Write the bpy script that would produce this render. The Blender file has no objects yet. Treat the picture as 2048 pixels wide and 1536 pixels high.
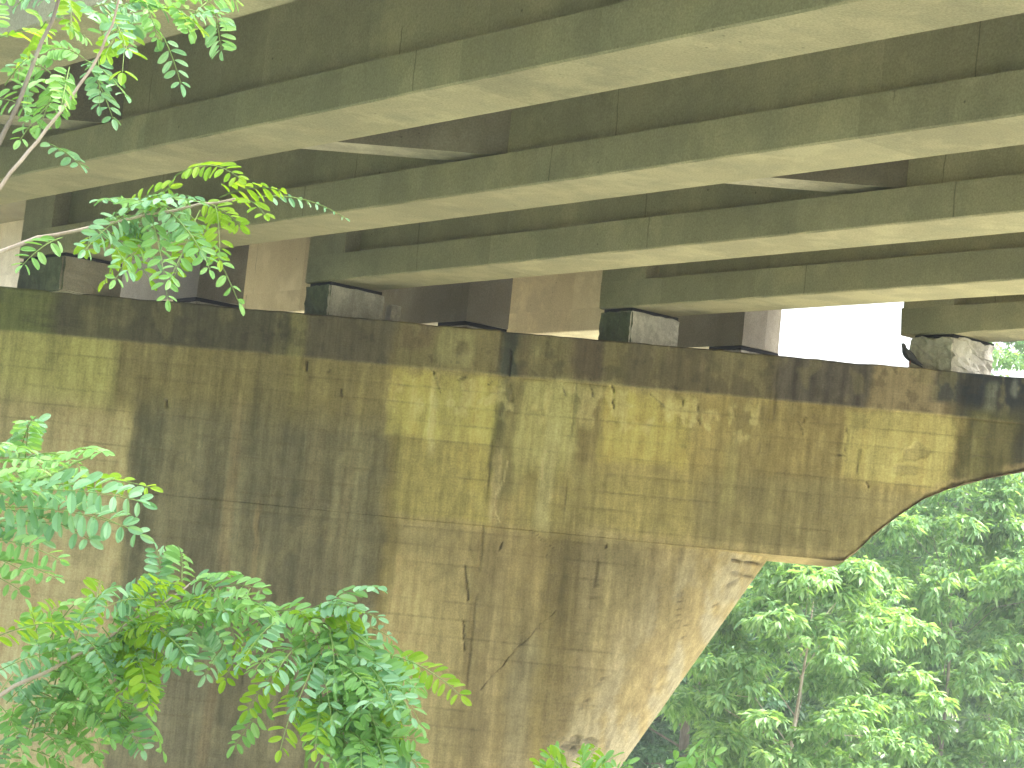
import bpy, math, random
import numpy as np
from mathutils import Vector, Matrix
random.seed(7)
S = bpy.context.scene
COL = S.collection
# ------------------------------------------------------------------ camera
FPX, PITCH, ROLL, YAW, CAMZ = 4282.5, 0.1067, 0.1010, 0.0917, 4.5
def _v(x, y, z):                       # azimuth frame -> world (pier runs along X)
    c, s = math.cos(YAW), math.sin(YAW)
    return Vector((c*x - s*y, s*x + c*y, z))
_r0 = _v(1, 0, 0); _u0 = _v(0, -math.sin(PITCH), math.cos(PITCH)); FWD = _v(0, math.cos(PITCH), math.sin(PITCH))
EX = math.cos(ROLL)*_r0 + math.sin(ROLL)*_u0
EY = -math.sin(ROLL)*_r0 + math.cos(ROLL)*_u0
CAM = Vector((0, 0, CAMZ))
cd = bpy.data.cameras.new('camera'); co = bpy.data.objects.new('camera', cd); COL.objects.link(co)
m = Matrix((EX, EY, -FWD)).transposed().to_4x4(); m.translation = CAM
co.matrix_world = m
cd.sensor_width = 36; cd.lens = FPX/2048*36; cd.clip_start = .1; cd.clip_end = 3000
S.camera = co
# ------------------------------------------------------------------ world, sun, exposure
SUN_EL, SUN_AZ = math.radians(60), math.radians(12)      # azimuth from +X towards +Y
w = bpy.data.worlds.new('World'); S.world = w; w.use_nodes = True
nt = w.node_tree; nt.nodes.clear()
out = nt.nodes.new('ShaderNodeOutputWorld'); bg = nt.nodes.new('ShaderNodeBackground')
sky = nt.nodes.new('ShaderNodeTexSky'); sky.sky_type = 'NISHITA'; sky.sun_disc = False
sky.sun_elevation = SUN_EL; sky.sun_rotation = math.pi/2 - SUN_AZ
sky.air_density = 1.5; sky.dust_density = 5.0; sky.ozone_density = 1.0
hs = nt.nodes.new('ShaderNodeHueSaturation'); hs.inputs['Saturation'].default_value = .55; hs.inputs['Value'].default_value = 1.0
bg.inputs['Strength'].default_value = .13
nt.links.new(sky.outputs[0], hs.inputs['Color']); nt.links.new(hs.outputs[0], bg.inputs[0]); nt.links.new(bg.outputs[0], out.inputs[0])
sd = bpy.data.lights.new('sun', 'SUN'); so = bpy.data.objects.new('sun', sd); COL.objects.link(so)
sd.energy = 1.5; sd.angle = math.radians(14); sd.color = (1, .98, .93)
_sd = Vector((math.cos(SUN_EL)*math.cos(SUN_AZ), math.cos(SUN_EL)*math.sin(SUN_AZ), math.sin(SUN_EL)))
so.rotation_euler = _sd.to_track_quat('Z', 'Y').to_euler()
S.view_settings.view_transform = 'Standard'; S.view_settings.look = 'None'
S.view_settings.gamma = 1; S.view_settings.use_curve_mapping = False
S.view_settings.exposure = 2.62
S.render.engine = 'CYCLES'
S.cycles.max_bounces = 8; S.cycles.diffuse_bounces = 5; S.cycles.transparent_max_bounces = 4

# ------------------------------------------------------------------ helpers
def ray(px, py):
    return FWD + EX*((px-1024)/FPX) - EY*((py-768)/FPX)
def atY(px, py, Y):
    r = ray(px, py); return CAM + r*(Y/r.y)
def atZ(px, py, Z):
    r = ray(px, py); return CAM + r*((Z-CAMZ)/r.z)
def atD(px, py, D):                    # D metres along the view axis
    return CAM + ray(px, py)*D
def survey(P):                         # world points (n,3) -> photo coordinates, used as a survey grid on the pier face
    P = P - np.array(CAM); d = P@np.array(FWD)
    return 1024 + FPX*(P@np.array(EX))/d, 768 - FPX*(P@np.array(EY))/d
def lin(r, g, b):
    f = lambda c: (c/255/12.92) if c/255 <= .04045 else ((c/255+.055)/1.055)**2.4
    return (f(r), f(g), f(b))

def tag(o, label=None, cat=None, group=None, kind=None):
    if label: o['label'] = label
    if cat: o['category'] = cat
    if group: o['group'] = group
    if kind: o['kind'] = kind
    return o
def empty(name, loc=(0, 0, 0)):
    o = bpy.data.objects.new(name, None); COL.objects.link(o); o.location = loc; o.empty_display_size = .2; return o
def link(name, me, mat=None, parent=None, smooth=False):
    o = bpy.data.objects.new(name, me); COL.objects.link(o)
    if mat:
        for mm in (mat if isinstance(mat, (list, tuple)) else [mat]): me.materials.append(mm)
    if parent:
        o.parent = parent
        if parent.parent is None: o.matrix_parent_inverse = Matrix.Translation(parent.location).inverted()
        else: o.matrix_parent_inverse = (Matrix.Translation(parent.parent.location)).inverted() @ Matrix.Identity(4) if False else Matrix.Identity(4)
    if smooth: me.polygons.foreach_set('use_smooth', [True]*len(me.polygons))
    return o
def np_mesh(name, V, F, k=None):
    """V (n,3) array, F (m,3|4) int array"""
    V = np.asarray(V, dtype=np.float32); F = np.asarray(F, dtype=np.int32); k = F.shape[1]
    me = bpy.data.meshes.new(name)
    me.vertices.add(len(V)); me.vertices.foreach_set('co', V.ravel())
    me.loops.add(F.size); me.loops.foreach_set('vertex_index', F.ravel())
    me.polygons.add(len(F)); me.polygons.foreach_set('loop_start', np.arange(0, F.size, k, dtype=np.int32))
    me.update(calc_edges=True); me.validate(); return me
class MB:
    def __init__(s): s.v = []; s.f = []; s.m = []
    def add(s, vs, fs, mi=0):
        n = len(s.v); s.v += [tuple(v) for v in vs]; s.f += [tuple(i+n for i in f) for f in fs]; s.m += [mi]*len(fs)
    def prism(s, poly, z0, z1):        # poly ccw list of (x,y); z0/z1 floats or lists
        n = len(poly); a = z0 if isinstance(z0, (list, tuple)) else [z0]*n; b = z1 if isinstance(z1, (list, tuple)) else [z1]*n
        vs = [(p[0], p[1], a[i]) for i, p in enumerate(poly)] + [(p[0], p[1], b[i]) for i, p in enumerate(poly)]
        s.add(vs, [tuple(range(n))[::-1], tuple(range(n, 2*n))] + [(i, (i+1) % n, n+(i+1) % n, n+i) for i in range(n)])
    def tube(s, pts, rad, k=8, mi=0, cap=True):
        pts = [Vector(p) for p in pts]; n = len(pts)
        if not isinstance(rad, (list, tuple)): rad = [rad]*n
        up = Vector((.13, .31, .94)); vs = []
        for i, p in enumerate(pts):
            t = (pts[min(i+1, n-1)] - pts[max(i-1, 0)]).normalized()
            a = t.cross(up)
            if a.length < .05: a = t.cross(Vector((1, 0, 0)))
            a.normalize(); b = t.cross(a)
            for j in range(k):
                th = 2*math.pi*j/k; vs.append(p + (a*math.cos(th) + b*math.sin(th))*rad[i])
        fs = [(i*k+j, i*k+(j+1) % k, (i+1)*k+(j+1) % k, (i+1)*k+j) for i in range(n-1) for j in range(k)]
        if cap: fs += [tuple(range(k))[::-1], tuple(range((n-1)*k, n*k))]
        s.add(vs, fs, mi)
    def build(s, name, mat, parent=None, smooth=False):
        me = bpy.data.meshes.new(name); me.from_pydata(s.v, [], s.f)
        if any(s.m): me.polygons.foreach_set('material_index', s.m)
        me.update(); return link(name, me, mat, parent, smooth)

# numpy noise
_rng = np.random.RandomState(11)
_LAT = _rng.rand(256, 256).astype(np.float32)
def vnoise(x, y, seed=0):
    x = np.asarray(x, dtype=np.float64) + seed*17.31; y = np.asarray(y, dtype=np.float64) + seed*9.77
    xi = np.floor(x).astype(int); yi = np.floor(y).astype(int); fx = x-xi; fy = y-yi
    fx = fx*fx*(3-2*fx); fy = fy*fy*(3-2*fy)
    a = _LAT[xi % 256, yi % 256]; b = _LAT[(xi+1) % 256, yi % 256]; c = _LAT[xi % 256, (yi+1) % 256]; d = _LAT[(xi+1) % 256, (yi+1) % 256]
    return (a*(1-fx)+b*fx)*(1-fy) + (c*(1-fx)+d*fx)*fy
def fbm(x, y, o=4, seed=0):
    r = 0; a = .5; t = 0
    for i in range(o):
        r = r + a*vnoise(x*2**i, y*2**i, seed+i*3); t += a; a *= .55
    return r/t
def sst(a, b, x):
    t = np.clip((x-a)/(b-a+1e-9), 0, 1); return t*t*(3-2*t)

# ------------------------------------------------------------------ materials
def mat(name):
    m_ = bpy.data.materials.new(name); m_.use_nodes = True; n = m_.node_tree; n.nodes.clear()
    o = n.nodes.new('ShaderNodeOutputMaterial'); return m_, n, o
def N(n, t, **k):
    x = n.nodes.new(t)
    for a, b in k.items(): setattr(x, a, b)
    return x
def noise(n, vec, scale, detail=6, rough=.6, stretch=None):
    t = N(n, 'ShaderNodeTexNoise'); t.inputs['Scale'].default_value = scale; t.inputs['Detail'].default_value = detail; t.inputs['Roughness'].default_value = rough
    if stretch:
        mp = N(n, 'ShaderNodeMapping'); mp.inputs['Scale'].default_value = stretch; n.links.new(vec, mp.inputs[0]); vec = mp.outputs[0]
    n.links.new(vec, t.inputs['Vector']); return t.outputs['Fac']
def ramp(n, fac, stops):
    r = N(n, 'ShaderNodeValToRGB'); e = r.color_ramp.elements
    while len(e) < len(stops): e.new(.5)
    for i, (p, c) in enumerate(stops): e[i].position = p; e[i].color = (*c, 1) if not isinstance(c, (int, float)) else (c, c, c, 1)
    n.links.new(fac, r.inputs[0]); return r.outputs[0]
def mix(n, fac, a, b, mode='MIX'):
    x = N(n, 'ShaderNodeMix', data_type='RGBA', blend_type=mode)
    for s_, v in ((x.inputs[0], fac), (x.inputs[6], a), (x.inputs[7], b)):
        if isinstance(v, bpy.types.NodeSocket): n.links.new(v, s_)
        elif isinstance(v, (int, float)): s_.default_value = v
        else: s_.default_value = (*v, 1)
    return x.outputs[2]
def finish(n, o, col, rough=.9, bump=None, dist=.01, strength=.6, spec=.2):
    b = N(n, 'ShaderNodeBsdfPrincipled'); b.inputs['Roughness'].default_value = rough; b.inputs['Specular IOR Level'].default_value = spec
    if isinstance(col, bpy.types.NodeSocket): n.links.new(col, b.inputs['Base Color'])
    else: b.inputs['Base Color'].default_value = (*col, 1)
    if bump is not None:
        bp = N(n, 'ShaderNodeBump'); bp.inputs['Distance'].default_value = dist; bp.inputs['Strength'].default_value = strength
        n.links.new(bump, bp.inputs['Height']); n.links.new(bp.outputs[0], b.inputs['Normal'])
    n.links.new(b.outputs[0], o.inputs[0])

TH = 0.7701
def along(n, tc):
    d = N(n, 'ShaderNodeVectorMath', operation='DOT_PRODUCT'); n.links.new(tc, d.inputs[0]); d.inputs[1].default_value = (math.sin(TH), -math.cos(TH), 0); return d.outputs['Value']
def concrete(name, c1, c2, dirt, scale=1.0, streak=.5, crack=False, shade_film_=0.0):
    """cast concrete: cloudy two-tone, run-down streaks, pores, optional vertical hairline joints along local x"""
    m_, n, o = mat(name); tc = N(n, 'ShaderNodeTexCoord').outputs['Object']
    oi = N(n, 'ShaderNodeObjectInfo')
    ad = N(n, 'ShaderNodeVectorMath', operation='ADD'); sc = N(n, 'ShaderNodeVectorMath', operation='SCALE'); sc.inputs['Scale'].default_value = 31
    cx = N(n, 'ShaderNodeCombineXYZ'); n.links.new(oi.outputs['Random'], cx.inputs[0]); n.links.new(oi.outputs['Random'], cx.inputs[2])
    n.links.new(cx.outputs[0], sc.inputs[0]); n.links.new(tc, ad.inputs[0]); n.links.new(sc.outputs[0], ad.inputs[1]); v = ad.outputs[0]
    base = ramp(n, noise(n, v, 1.1*scale, 7, .62), [(.3, c1), (.7, c2)])
    st = noise(n, v, 1, 5, .65, (3.2*scale, 3.2*scale, .35*scale))
    base = mix(n, ramp(n, st, [(.42, 0.0), (.68, streak)]), base, dirt)
    pat = noise(n, v, 3.3*scale, 5, .6)
    base = mix(n, ramp(n, pat, [(.50, 0.0), (.60, .45)]), base, tuple(x*1.2 for x in c2))
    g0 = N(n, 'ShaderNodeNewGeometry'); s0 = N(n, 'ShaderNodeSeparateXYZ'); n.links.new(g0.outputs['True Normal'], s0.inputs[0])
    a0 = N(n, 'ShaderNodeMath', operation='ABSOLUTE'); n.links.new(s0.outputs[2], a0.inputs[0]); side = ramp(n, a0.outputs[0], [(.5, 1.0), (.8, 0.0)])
    big = noise(n, v, .8, 4, .55); shade_film = ramp(n, big, [(.40, shade_film_), (.60, min(1, shade_film_+.32))])      # upright faces painted darker as shade, with some algae green
    base = mix(n, mix(n, 1.0, side, shade_film, 'MULTIPLY'), base, dirt)
    if crack:                                           # form panels cast slightly lighter or darker
        dv_ = N(n, 'ShaderNodeMath', operation='MULTIPLY'); dv_.inputs[1].default_value = .82; n.links.new(along(n, tc), dv_.inputs[0])
        fl_ = N(n, 'ShaderNodeMath', operation='FLOOR'); n.links.new(dv_.outputs[0], fl_.inputs[0]); a2 = N(n, 'ShaderNodeMath', operation='ADD'); n.links.new(fl_.outputs[0], a2.inputs[0]); q2 = N(n, 'ShaderNodeMath', operation='MULTIPLY'); q2.inputs[1].default_value = .48; dn = N(n, 'ShaderNodeVectorMath', operation='DOT_PRODUCT'); n.links.new(tc, dn.inputs[0]); dn.inputs[1].default_value = (math.cos(TH), math.sin(TH), 0); n.links.new(dn.outputs['Value'], q2.inputs[0]); q3 = N(n, 'ShaderNodeMath', operation='FLOOR'); n.links.new(q2.outputs[0], q3.inputs[0]); q4 = N(n, 'ShaderNodeMath', operation='MULTIPLY'); q4.inputs[1].default_value = 7.31; n.links.new(q3.outputs[0], q4.inputs[0]); n.links.new(q4.outputs[0], a2.inputs[1])
        wn = N(n, 'ShaderNodeTexWhiteNoise', noise_dimensions='1D'); n.links.new(a2.outputs[0], wn.inputs['W'])
        base = mix(n, .28, base, ramp(n, wn.outputs['Value'], [(0, .32), (1, .66)]), 'OVERLAY')
    fine = noise(n, v, 70, 4, .7)
    base = mix(n, .55, base, ramp(n, fine, [(.25, .25), (.75, .75)]), 'OVERLAY')
    pore = N(n, 'ShaderNodeTexVoronoi'); pore.inputs['Scale'].default_value = 7; n.links.new(v, pore.inputs['Vector'])
    pm = mix(n, 1.0, ramp(n, pore.outputs['Distance'], [(.03, .7), (.08, 0.0)]), ramp(n, noise(n, v, 1.9, 2), [(.52, 0.0), (.56, 1.0)]), 'MULTIPLY')
    base = mix(n, pm, base, tuple(x*.35 for x in dirt))
    if crack:                                           # hairline joints across the girder every few metres, broken up by noise
        wob = N(n, 'ShaderNodeMath', operation='MULTIPLY_ADD'); n.links.new(noise(n, v, 2.5, 3), wob.inputs[0]); wob.inputs[1].default_value = .07; n.links.new(along(n, tc), wob.inputs[2])
        ofs = N(n, 'ShaderNodeMath', operation='MULTIPLY_ADD'); n.links.new(oi.outputs['Random'], ofs.inputs[0]); ofs.inputs[1].default_value = 2.1; n.links.new(wob.outputs[0], ofs.inputs[2])
        pp = N(n, 'ShaderNodeMath', operation='PINGPONG'); pp.inputs[1].default_value = 1.55; n.links.new(ofs.outputs[0], pp.inputs[0])
        gn_ = N(n, 'ShaderNodeNewGeometry'); sz_ = N(n, 'ShaderNodeSeparateXYZ'); n.links.new(gn_.outputs['True Normal'], sz_.inputs[0])
        ab_ = N(n, 'ShaderNodeMath', operation='ABSOLUTE'); n.links.new(sz_.outputs[2], ab_.inputs[0])
        vf = ramp(n, ab_.outputs[0], [(.3, 1.0), (.5, 0.0)])
        lt = mix(n, 1.0, ramp(n, pp.outputs[0], [(0.002, .6), (.007, 0.0)]), vf, 'MULTIPLY')
        br = ramp(n, noise(n, v, 1.7, 3), [(.44, 0.0), (.52, 1.0)])
        base = mix(n, mix(n, 1.0, lt, br, 'MULTIPLY'), base, tuple(x*.25 for x in dirt))
    hgt = mix(n, .35, fine, pat)
    finish(n, o, base, .92, hgt, .012, .5)
    return m_
M = {}
M['girder'] = concrete('girder_concrete', (.41, .368, .238), (.50, .452, .292), (.25, .25, .185), .8, .35, True, .22)
M['far'] = concrete('far_girder_concrete', (.58, .51, .385), (.68, .61, .47), (.42, .37, .28), .8, .4, True)
M['plinth'] = concrete('plinth_concrete', (.44, .41, .34), (.58, .55, .46), (.16, .14, .11), 2.0, .55)
M['deck'] = concrete('deck_concrete', (.25, .23, .16), (.33, .30, .20), (.12, .11, .08), .6, .4)
m_, n, o = mat('bearing_rubber'); finish(n, o, (.015, .015, .017), .8); M['rubber'] = m_

def pier_mat():
    m_, n, o = mat('stained_pier_concrete'); tc = N(n, 'ShaderNodeTexCoord').outputs['Object']
    at = N(n, 'ShaderNodeAttribute', attribute_name='stain').outputs['Color']
    fine = noise(n, tc, 60, 5, .7); mid = noise(n, tc, 9, 5, .65, (1, 1, .6)); stre = noise(n, tc, 1, 4, .65, (16, 16, 1.1))
    c = mix(n, .6, at, ramp(n, fine, [(.3, .3), (.7, .7)]), 'OVERLAY')
    c = mix(n, .45, c, ramp(n, mid, [(.3, .28), (.7, .72)]), 'OVERLAY')
    c = mix(n, .5, c, ramp(n, stre, [(.3, .25), (.7, .72)]), 'OVERLAY')
    grain = noise(n, tc, 1, 4, .7, (4, 4, 70))
    h = mix(n, .5, mix(n, .5, fine, mid), grain)
    finish(n, o, c, .9, h, .012, .55)
    return m_
M['pier'] = pier_mat()

def leaf_mat(name, cols, trans=.45, rough=.45, spec=.35):
    m_, n, o = mat(name)
    g = N(n, 'ShaderNodeNewGeometry'); oi = N(n, 'ShaderNodeObjectInfo')
    ad = N(n, 'ShaderNodeMath', operation='ADD'); n.links.new(g.outputs['Random Per Island'], ad.inputs[0]); n.links.new(oi.outputs['Random'], ad.inputs[1])
    fr = N(n, 'ShaderNodeMath', operation='FRACT'); n.links.new(ad.outputs[0], fr.inputs[0])
    c = ramp(n, fr.outputs[0], [(i/(len(cols)-1), x) for i, x in enumerate(cols)])
    b = N(n, 'ShaderNodeBsdfPrincipled'); b.inputs['Roughness'].default_value = rough; b.inputs['Specular IOR Level'].default_value = spec
    n.links.new(c, b.inputs['Base Color'])
    t = N(n, 'ShaderNodeBsdfTranslucent'); tcol = mix(n, 1.0, c, (1.25, 1.2, .45), 'MULTIPLY'); n.links.new(tcol, t.inputs[0])
    ms = N(n, 'ShaderNodeMixShader'); ms.inputs[0].default_value = trans
    n.links.new(b.outputs[0], ms.inputs[1]); n.links.new(t.outputs[0], ms.inputs[2]); n.links.new(ms.outputs[0], o.inputs[0])
    return m_
M['leaf_blue'] = leaf_mat('locust_leaf_blue_green', [(.15, .32, .16), (.21, .41, .22), (.31, .51, .32)], .35, .5, .3)
M['leaf_mid'] = leaf_mat('locust_leaf_green', [(.17, .36, .11), (.23, .45, .15), (.31, .52, .22)], .45, .5, .25)
M['leaf_lime'] = leaf_mat('locust_leaf_lime', [(.20, .38, .03), (.27, .45, .04), (.32, .48, .07)], .55, .5, .2)
M['tree_light'] = leaf_mat('tree_leaf_light', [(.16, .31, .13), (.24, .43, .18), (.37, .54, .26)], .45)
M['tree_mid'] = leaf_mat('tree_leaf_mid', [(.12, .25, .12), (.19, .36, .17), (.30, .48, .24)], .45)
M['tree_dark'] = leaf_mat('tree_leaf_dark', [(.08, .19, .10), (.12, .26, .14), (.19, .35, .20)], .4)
def bark_mat(name, a, b):
    m_, n, o = mat(name); tc = N(n, 'ShaderNodeTexCoord').outputs['Object']
    f = noise(n, tc, 12, 5, .7, (1, 1, .25)); finish(n, o, ramp(n, f, [(.35, a), (.7, b)]), .9, f, .02); return m_
M['bark'] = bark_mat('grey_bark', (.16, .13, .10), (.34, .30, .25))
M['twig'] = bark_mat('pale_twig_bark', (.34, .26, .20), (.62, .52, .45))
M['stalk'] = bark_mat('green_stalk', (.16, .25, .07), (.26, .36, .12))
m_, n, o = mat('gravel_ground'); tc = N(n, 'ShaderNodeTexCoord').outputs['Object']
g1 = noise(n, tc, 9, 6, .7); g2 = noise(n, tc, .12, 5, .6)
sx_ = N(n, 'ShaderNodeSeparateXYZ'); n.links.new(tc, sx_.inputs[0])
am = N(n, 'ShaderNodeMath', operation='MULTIPLY_ADD'); n.links.new(g2, am.inputs[0]); am.inputs[1].default_value = 14
ym = N(n, 'ShaderNodeMapRange'); n.links.new(sx_.outputs[1], ym.inputs[0]); ym.inputs[1].default_value = 14; ym.inputs[2].default_value = 24; ym.inputs[3].default_value = 0; ym.inputs[4].default_value = 80
xa = N(n, 'ShaderNodeMath', operation='ADD'); n.links.new(sx_.outputs[0], xa.inputs[0]); n.links.new(ym.outputs[0], xa.inputs[1]); n.links.new(xa.outputs[0], am.inputs[2])
mr = N(n, 'ShaderNodeMapRange'); n.links.new(am.outputs[0], mr.inputs[0]); mr.inputs[1].default_value = 0; mr.inputs[2].default_value = 8; mr.inputs[3].default_value = 1; mr.inputs[4].default_value = .15  # unseen ground shaped for bounce: dark green near left, pale gravel beyond
finish(n, o, mix(n, mr.outputs[0], ramp(n, g1, [(.3, (.38, .37, .27)), (.7, (.54, .53, .40))]), (.06, .10, .035)), .95, g1, .05); M['ground'] = m_

# ------------------------------------------------------------------ ground
def gz(x, y):
    z = 2.6*(1-sst(3.0, 14.0, y)) + .9*sst(30, 60, y) + 9*sst(75, 190, y)
    return z + .25*(fbm(x*.15+40, y*.15+40, 3, 5)-.5)
gx = np.concatenate([np.linspace(-900, -60, 12)[:-1], np.linspace(-60, 60, 80), np.linspace(60, 900, 12)[1:]])
gy = np.concatenate([np.linspace(-600, -30, 8)[:-1], np.linspace(-30, 90, 80), np.linspace(90, 1200, 14)[1:]])
GX, GY = np.meshgrid(gx, gy, indexing='ij'); GZ = gz(GX, GY)
nx, ny = GX.shape; idx = np.arange(nx*ny).reshape(nx, ny)
F = np.stack([idx[:-1, :-1], idx[1:, :-1], idx[1:, 1:], idx[:-1, 1:]], -1).reshape(-1, 4)
tag(link('ground', np_mesh('ground', np.stack([GX, GY, GZ], -1).reshape(-1, 3), F), M['ground'], smooth=True), kind='structure')

# ------------------------------------------------------------------ bridge frame
TH = 0.7701
NV = Vector((math.cos(TH), math.sin(TH), 0)); GV = Vector((math.sin(TH), -math.cos(TH), 0))
ZS = CAMZ+3.009; ZT = CAMZ+2.646; ZB = CAMZ+2.2154; ZL = CAMZ+.79
SP, GW, P1 = 2.0756, .568, 7.2426
Y0, Y1 = 20.0, 22.3                     # pier cap faces
GD = 1.14                               # girder depth
def on_line(d, Y):                      # point with NV.v = d at this Y
    return Vector(((d - NV.y*Y)/NV.x, Y, 0))

# ------------------------------------------------------------------ the pier
_na, _nb = atY(1538, 1113, 20.9), atY(1240, 1536, 20.9)
def blend(C, mask, col):
    C += mask[:, None]*(np.array(col)[None, :]-C)
FORM = .1655                            # form board height
def stain_and_relief(P):
    """P (n,3) points on the pier; returns colour (n,3) and recess depth (n)"""
    Xw, Zw = P[:, 0], P[:, 2]
    u, v = survey(np.stack([Xw, np.full_like(Xw, Y0), Zw], 1))
    wu = (fbm(Xw*.9, Zw*.8, 3, 1)-.5)*34 + (fbm(Xw*6, Zw*5, 4, 2)-.5)*22
    wv = (fbm(Xw*1.6, Zw*1.6, 4, 3)-.5)*22 + (fbm(Xw*8, Zw*8, 3, 4)-.5)*16
    ub = u + .10*(v-700)                # streaks run plumb: remove the camera roll
    U = ub + wu; V = v + wv - 0
    vb = v - .0905*u                    # constant along level lines: cap top 568, band foot 660, cap foot 963
    VB = vb + wv
    def box(x0, x1, y0, y1, sx=10, sy=12, wx=1.0, wy=1.0):
        a = ub + wu*wx; b = vb + wv*wy
        return sst(x0-sx, x0+sx, a)*(1-sst(x1-sx, x1+sx, a))*sst(y0-sy, y0+sy, b)*(1-sst(y1-sy, y1+sy, b))
    C = np.zeros((len(u), 3)) + np.array(lin(146, 128, 76))
    # broad areas under the band
    base = lin
    for a in [
        (-900, 240, 655, 800, lin(162, 152, 86), 1, 20, 14), (-900, 285, 800, 2000, lin(168, 150, 100), 1, 24, 60),
        (240, 790, 640, 790, lin(126, 112, 68), .95, 14, 20), (285, 800, 780, 2000, lin(112, 103, 71), .95, 12, 40),
        (800, 1010, 665, 800, lin(172, 158, 86), .95, 7, 10), (815, 1010, 800, 960, lin(158, 142, 78), .95, 8, 14),
        (1010, 1060, 660, 900, lin(118, 108, 66), .8, 12, 12), (1050, 1160, 665, 850, lin(160, 150, 92), .9, 10, 12),
        (1160, 1215, 655, 820, lin(122, 106, 62), .85, 8, 12), (1210, 1400, 668, 815, lin(164, 148, 80), .9, 9, 12),
        (1400, 1480, 668, 830, lin(140, 122, 70), .8, 14, 16), (1480, 1560, 662, 850, lin(118, 104, 64), .7, 14, 16),
        (1560, 1720, 655, 830, lin(126, 110, 66), .8, 14, 16), (1715, 1930, 665, 805, lin(160, 146, 86), .95, 9, 8),
        (1060, 1420, 830, 962, lin(142, 127, 74), .9, 30, 26), (1420, 1900, 815, 962, lin(122, 110, 70), .85, 30, 22),
        (830, 990, 960, 2000, lin(170, 150, 96), .95, 10, 14), (990, 1130, 962, 2000, lin(160, 139, 88), .95, 20, 18),
        (1200, 2000, 962, 2400, lin(178, 158, 106), .95, 26, 30)]:
        blend(C, a[5]*box(a[0], a[1], a[2], a[3], a[6], a[7]), a[4])
    # dark run-down streaks
    for (x0, x1, y0, y1, c, s, sx) in [
        (292, 345, 770, 1500, (62, 64, 42), .75, 8), (352, 372, 830, 1500, (84, 78, 54), .5, 6), (395, 470, 800, 1500, (80, 74, 52), .55, 10),
        (515, 560, 700, 1500, (60, 58, 42), .7, 10), (575, 640, 780, 1300, (66, 62, 45), .7, 10), (690, 720, 660, 1100, (92, 82, 56), .5, 8),
        (770, 830, 780, 1130, (78, 70, 42), .7, 8), (640, 700, 900, 1500, (88, 78, 56), .4, 14),
        (995, 1050, 1000, 1700, (104, 92, 62), .8, 12), (1008, 1028, 570, 800, (52, 56, 44), .8, 6), (1000, 1022, 700, 850, (104, 104, 54), .6, 6),
        (1135, 1245, 962, 1110, (104, 91, 64), .85, 7), (1150, 1235, 1100, 1330, (116, 100, 68), .7, 12), (1150, 1215, 1300, 1480, (136, 118, 78), .6, 18),
        (1275, 1310, 980, 1500, (158, 140, 96), .5, 16), (1345, 1380, 970, 1400, (164, 142, 96), .5, 12),
        (100, 130, 655, 900, (112, 98, 56), .5, 10), (180, 200, 700, 960, (118, 100, 58), .5, 10), (40, 60, 700, 1000, (122, 110, 60), .4, 10),
        (590, 612, 655, 760, (134, 124, 66), .6, 6), (1640, 1665, 655, 800, (96, 84, 52), .5, 7), (1240, 1262, 655, 740, (102, 90, 52), .5, 6)]:
        blend(C, .52*s*box(x0, x1, y0, y1, sx*1.3, 60, .7), lin(*c))
    # pale run-downs (lime) and thin bright stripes
    for (x0, x1, y0, y1, c, s, sx) in [
        (878, 892, 680, 830, (190, 176, 112), .7, 4), (838, 850, 690, 770, (186, 172, 106), .5, 4), (1100, 1130, 740, 960, (168, 158, 104), .6, 7),
        (1008, 1024, 800, 960, (184, 164, 110), .5, 4), (478, 500, 760, 1500, (132, 112, 74), .5, 6), (545, 556, 960, 1250, (150, 128, 84), .5, 3),
        (640, 668, 800, 1000, (120, 106, 72), .5, 7), (1248, 1262, 965, 1200, (190, 170, 112), .5, 4), (1470, 1500, 760, 880, (148, 136, 82), .5, 7),
        (1035, 1060, 980, 1500, (160, 140, 92), .5, 8), (720, 735, 860, 1250, (118, 102, 70), .4, 6), (1080, 1130, 1180, 1500, (150, 140, 104), .45, 16)]:
        blend(C, s*box(x0, x1, y0, y1, sx, 30, .7), lin(*c))
    # fine plumb run-down streaks of many widths
    for fr_, am_, sd_ in ((3.1, .34, 101), (8.0, .34, 103), (21.0, .26, 105), (46, .16, 107)):
        st_ = fbm(Xw*fr_ + (fbm(Zw*.9, Xw*.4, 2, 109)-.5)*.8, Zw*.30*fr_**.25, 3, sd_)-.5
        lum_ = C[:, 1]; C *= (1+am_*1.9*st_*(.26+.34*(1-sst(.16, .30, lum_))))[:, None]
    # irregular blotches
    bl = sst(.56, .66, fbm(Xw*2.3, Zw*1.4, 5, 21)); blend(C, .22*bl, lin(112, 102, 66))
    bl = sst(.58, .66, fbm(Xw*3.0, Zw*2.4, 5, 31)); blend(C, .14*bl, lin(160, 146, 96))
    # the damp upper band
    bandm = (1-sst(656, 662, vb+wv*.10))
    Cb = np.zeros_like(C) + np.array(lin(100, 88, 60))
    def bb(x0, x1, c, s, sx, y0=0, y1=700, sy=8, wx=.8):
        blend(Cb, s*sst(x0-sx, x0+sx, ub+wu*wx)*(1-sst(x1-sx, x1+sx, ub+wu*wx))*sst(y0-sy, y0+sy, VB)*(1-sst(y1-sy, y1+sy, VB)), lin(*c))
    bb(-900, 95, (104, 106, 56), .9, 22); bb(95, 600, (80, 74, 52), .9, 16); bb(140, 240, (96, 90, 56), .5, 14)
    bb(575, 612, (118, 110, 66), .8, 7); bb(612, 790, (86, 78, 56), .8, 10); bb(790, 1000, (118, 106, 66), .85, 16)
    bb(880, 950, (136, 126, 80), .8, 8, 580, 648); bb(800, 870, (96, 80, 56), .6, 12, 570, 620)
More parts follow.
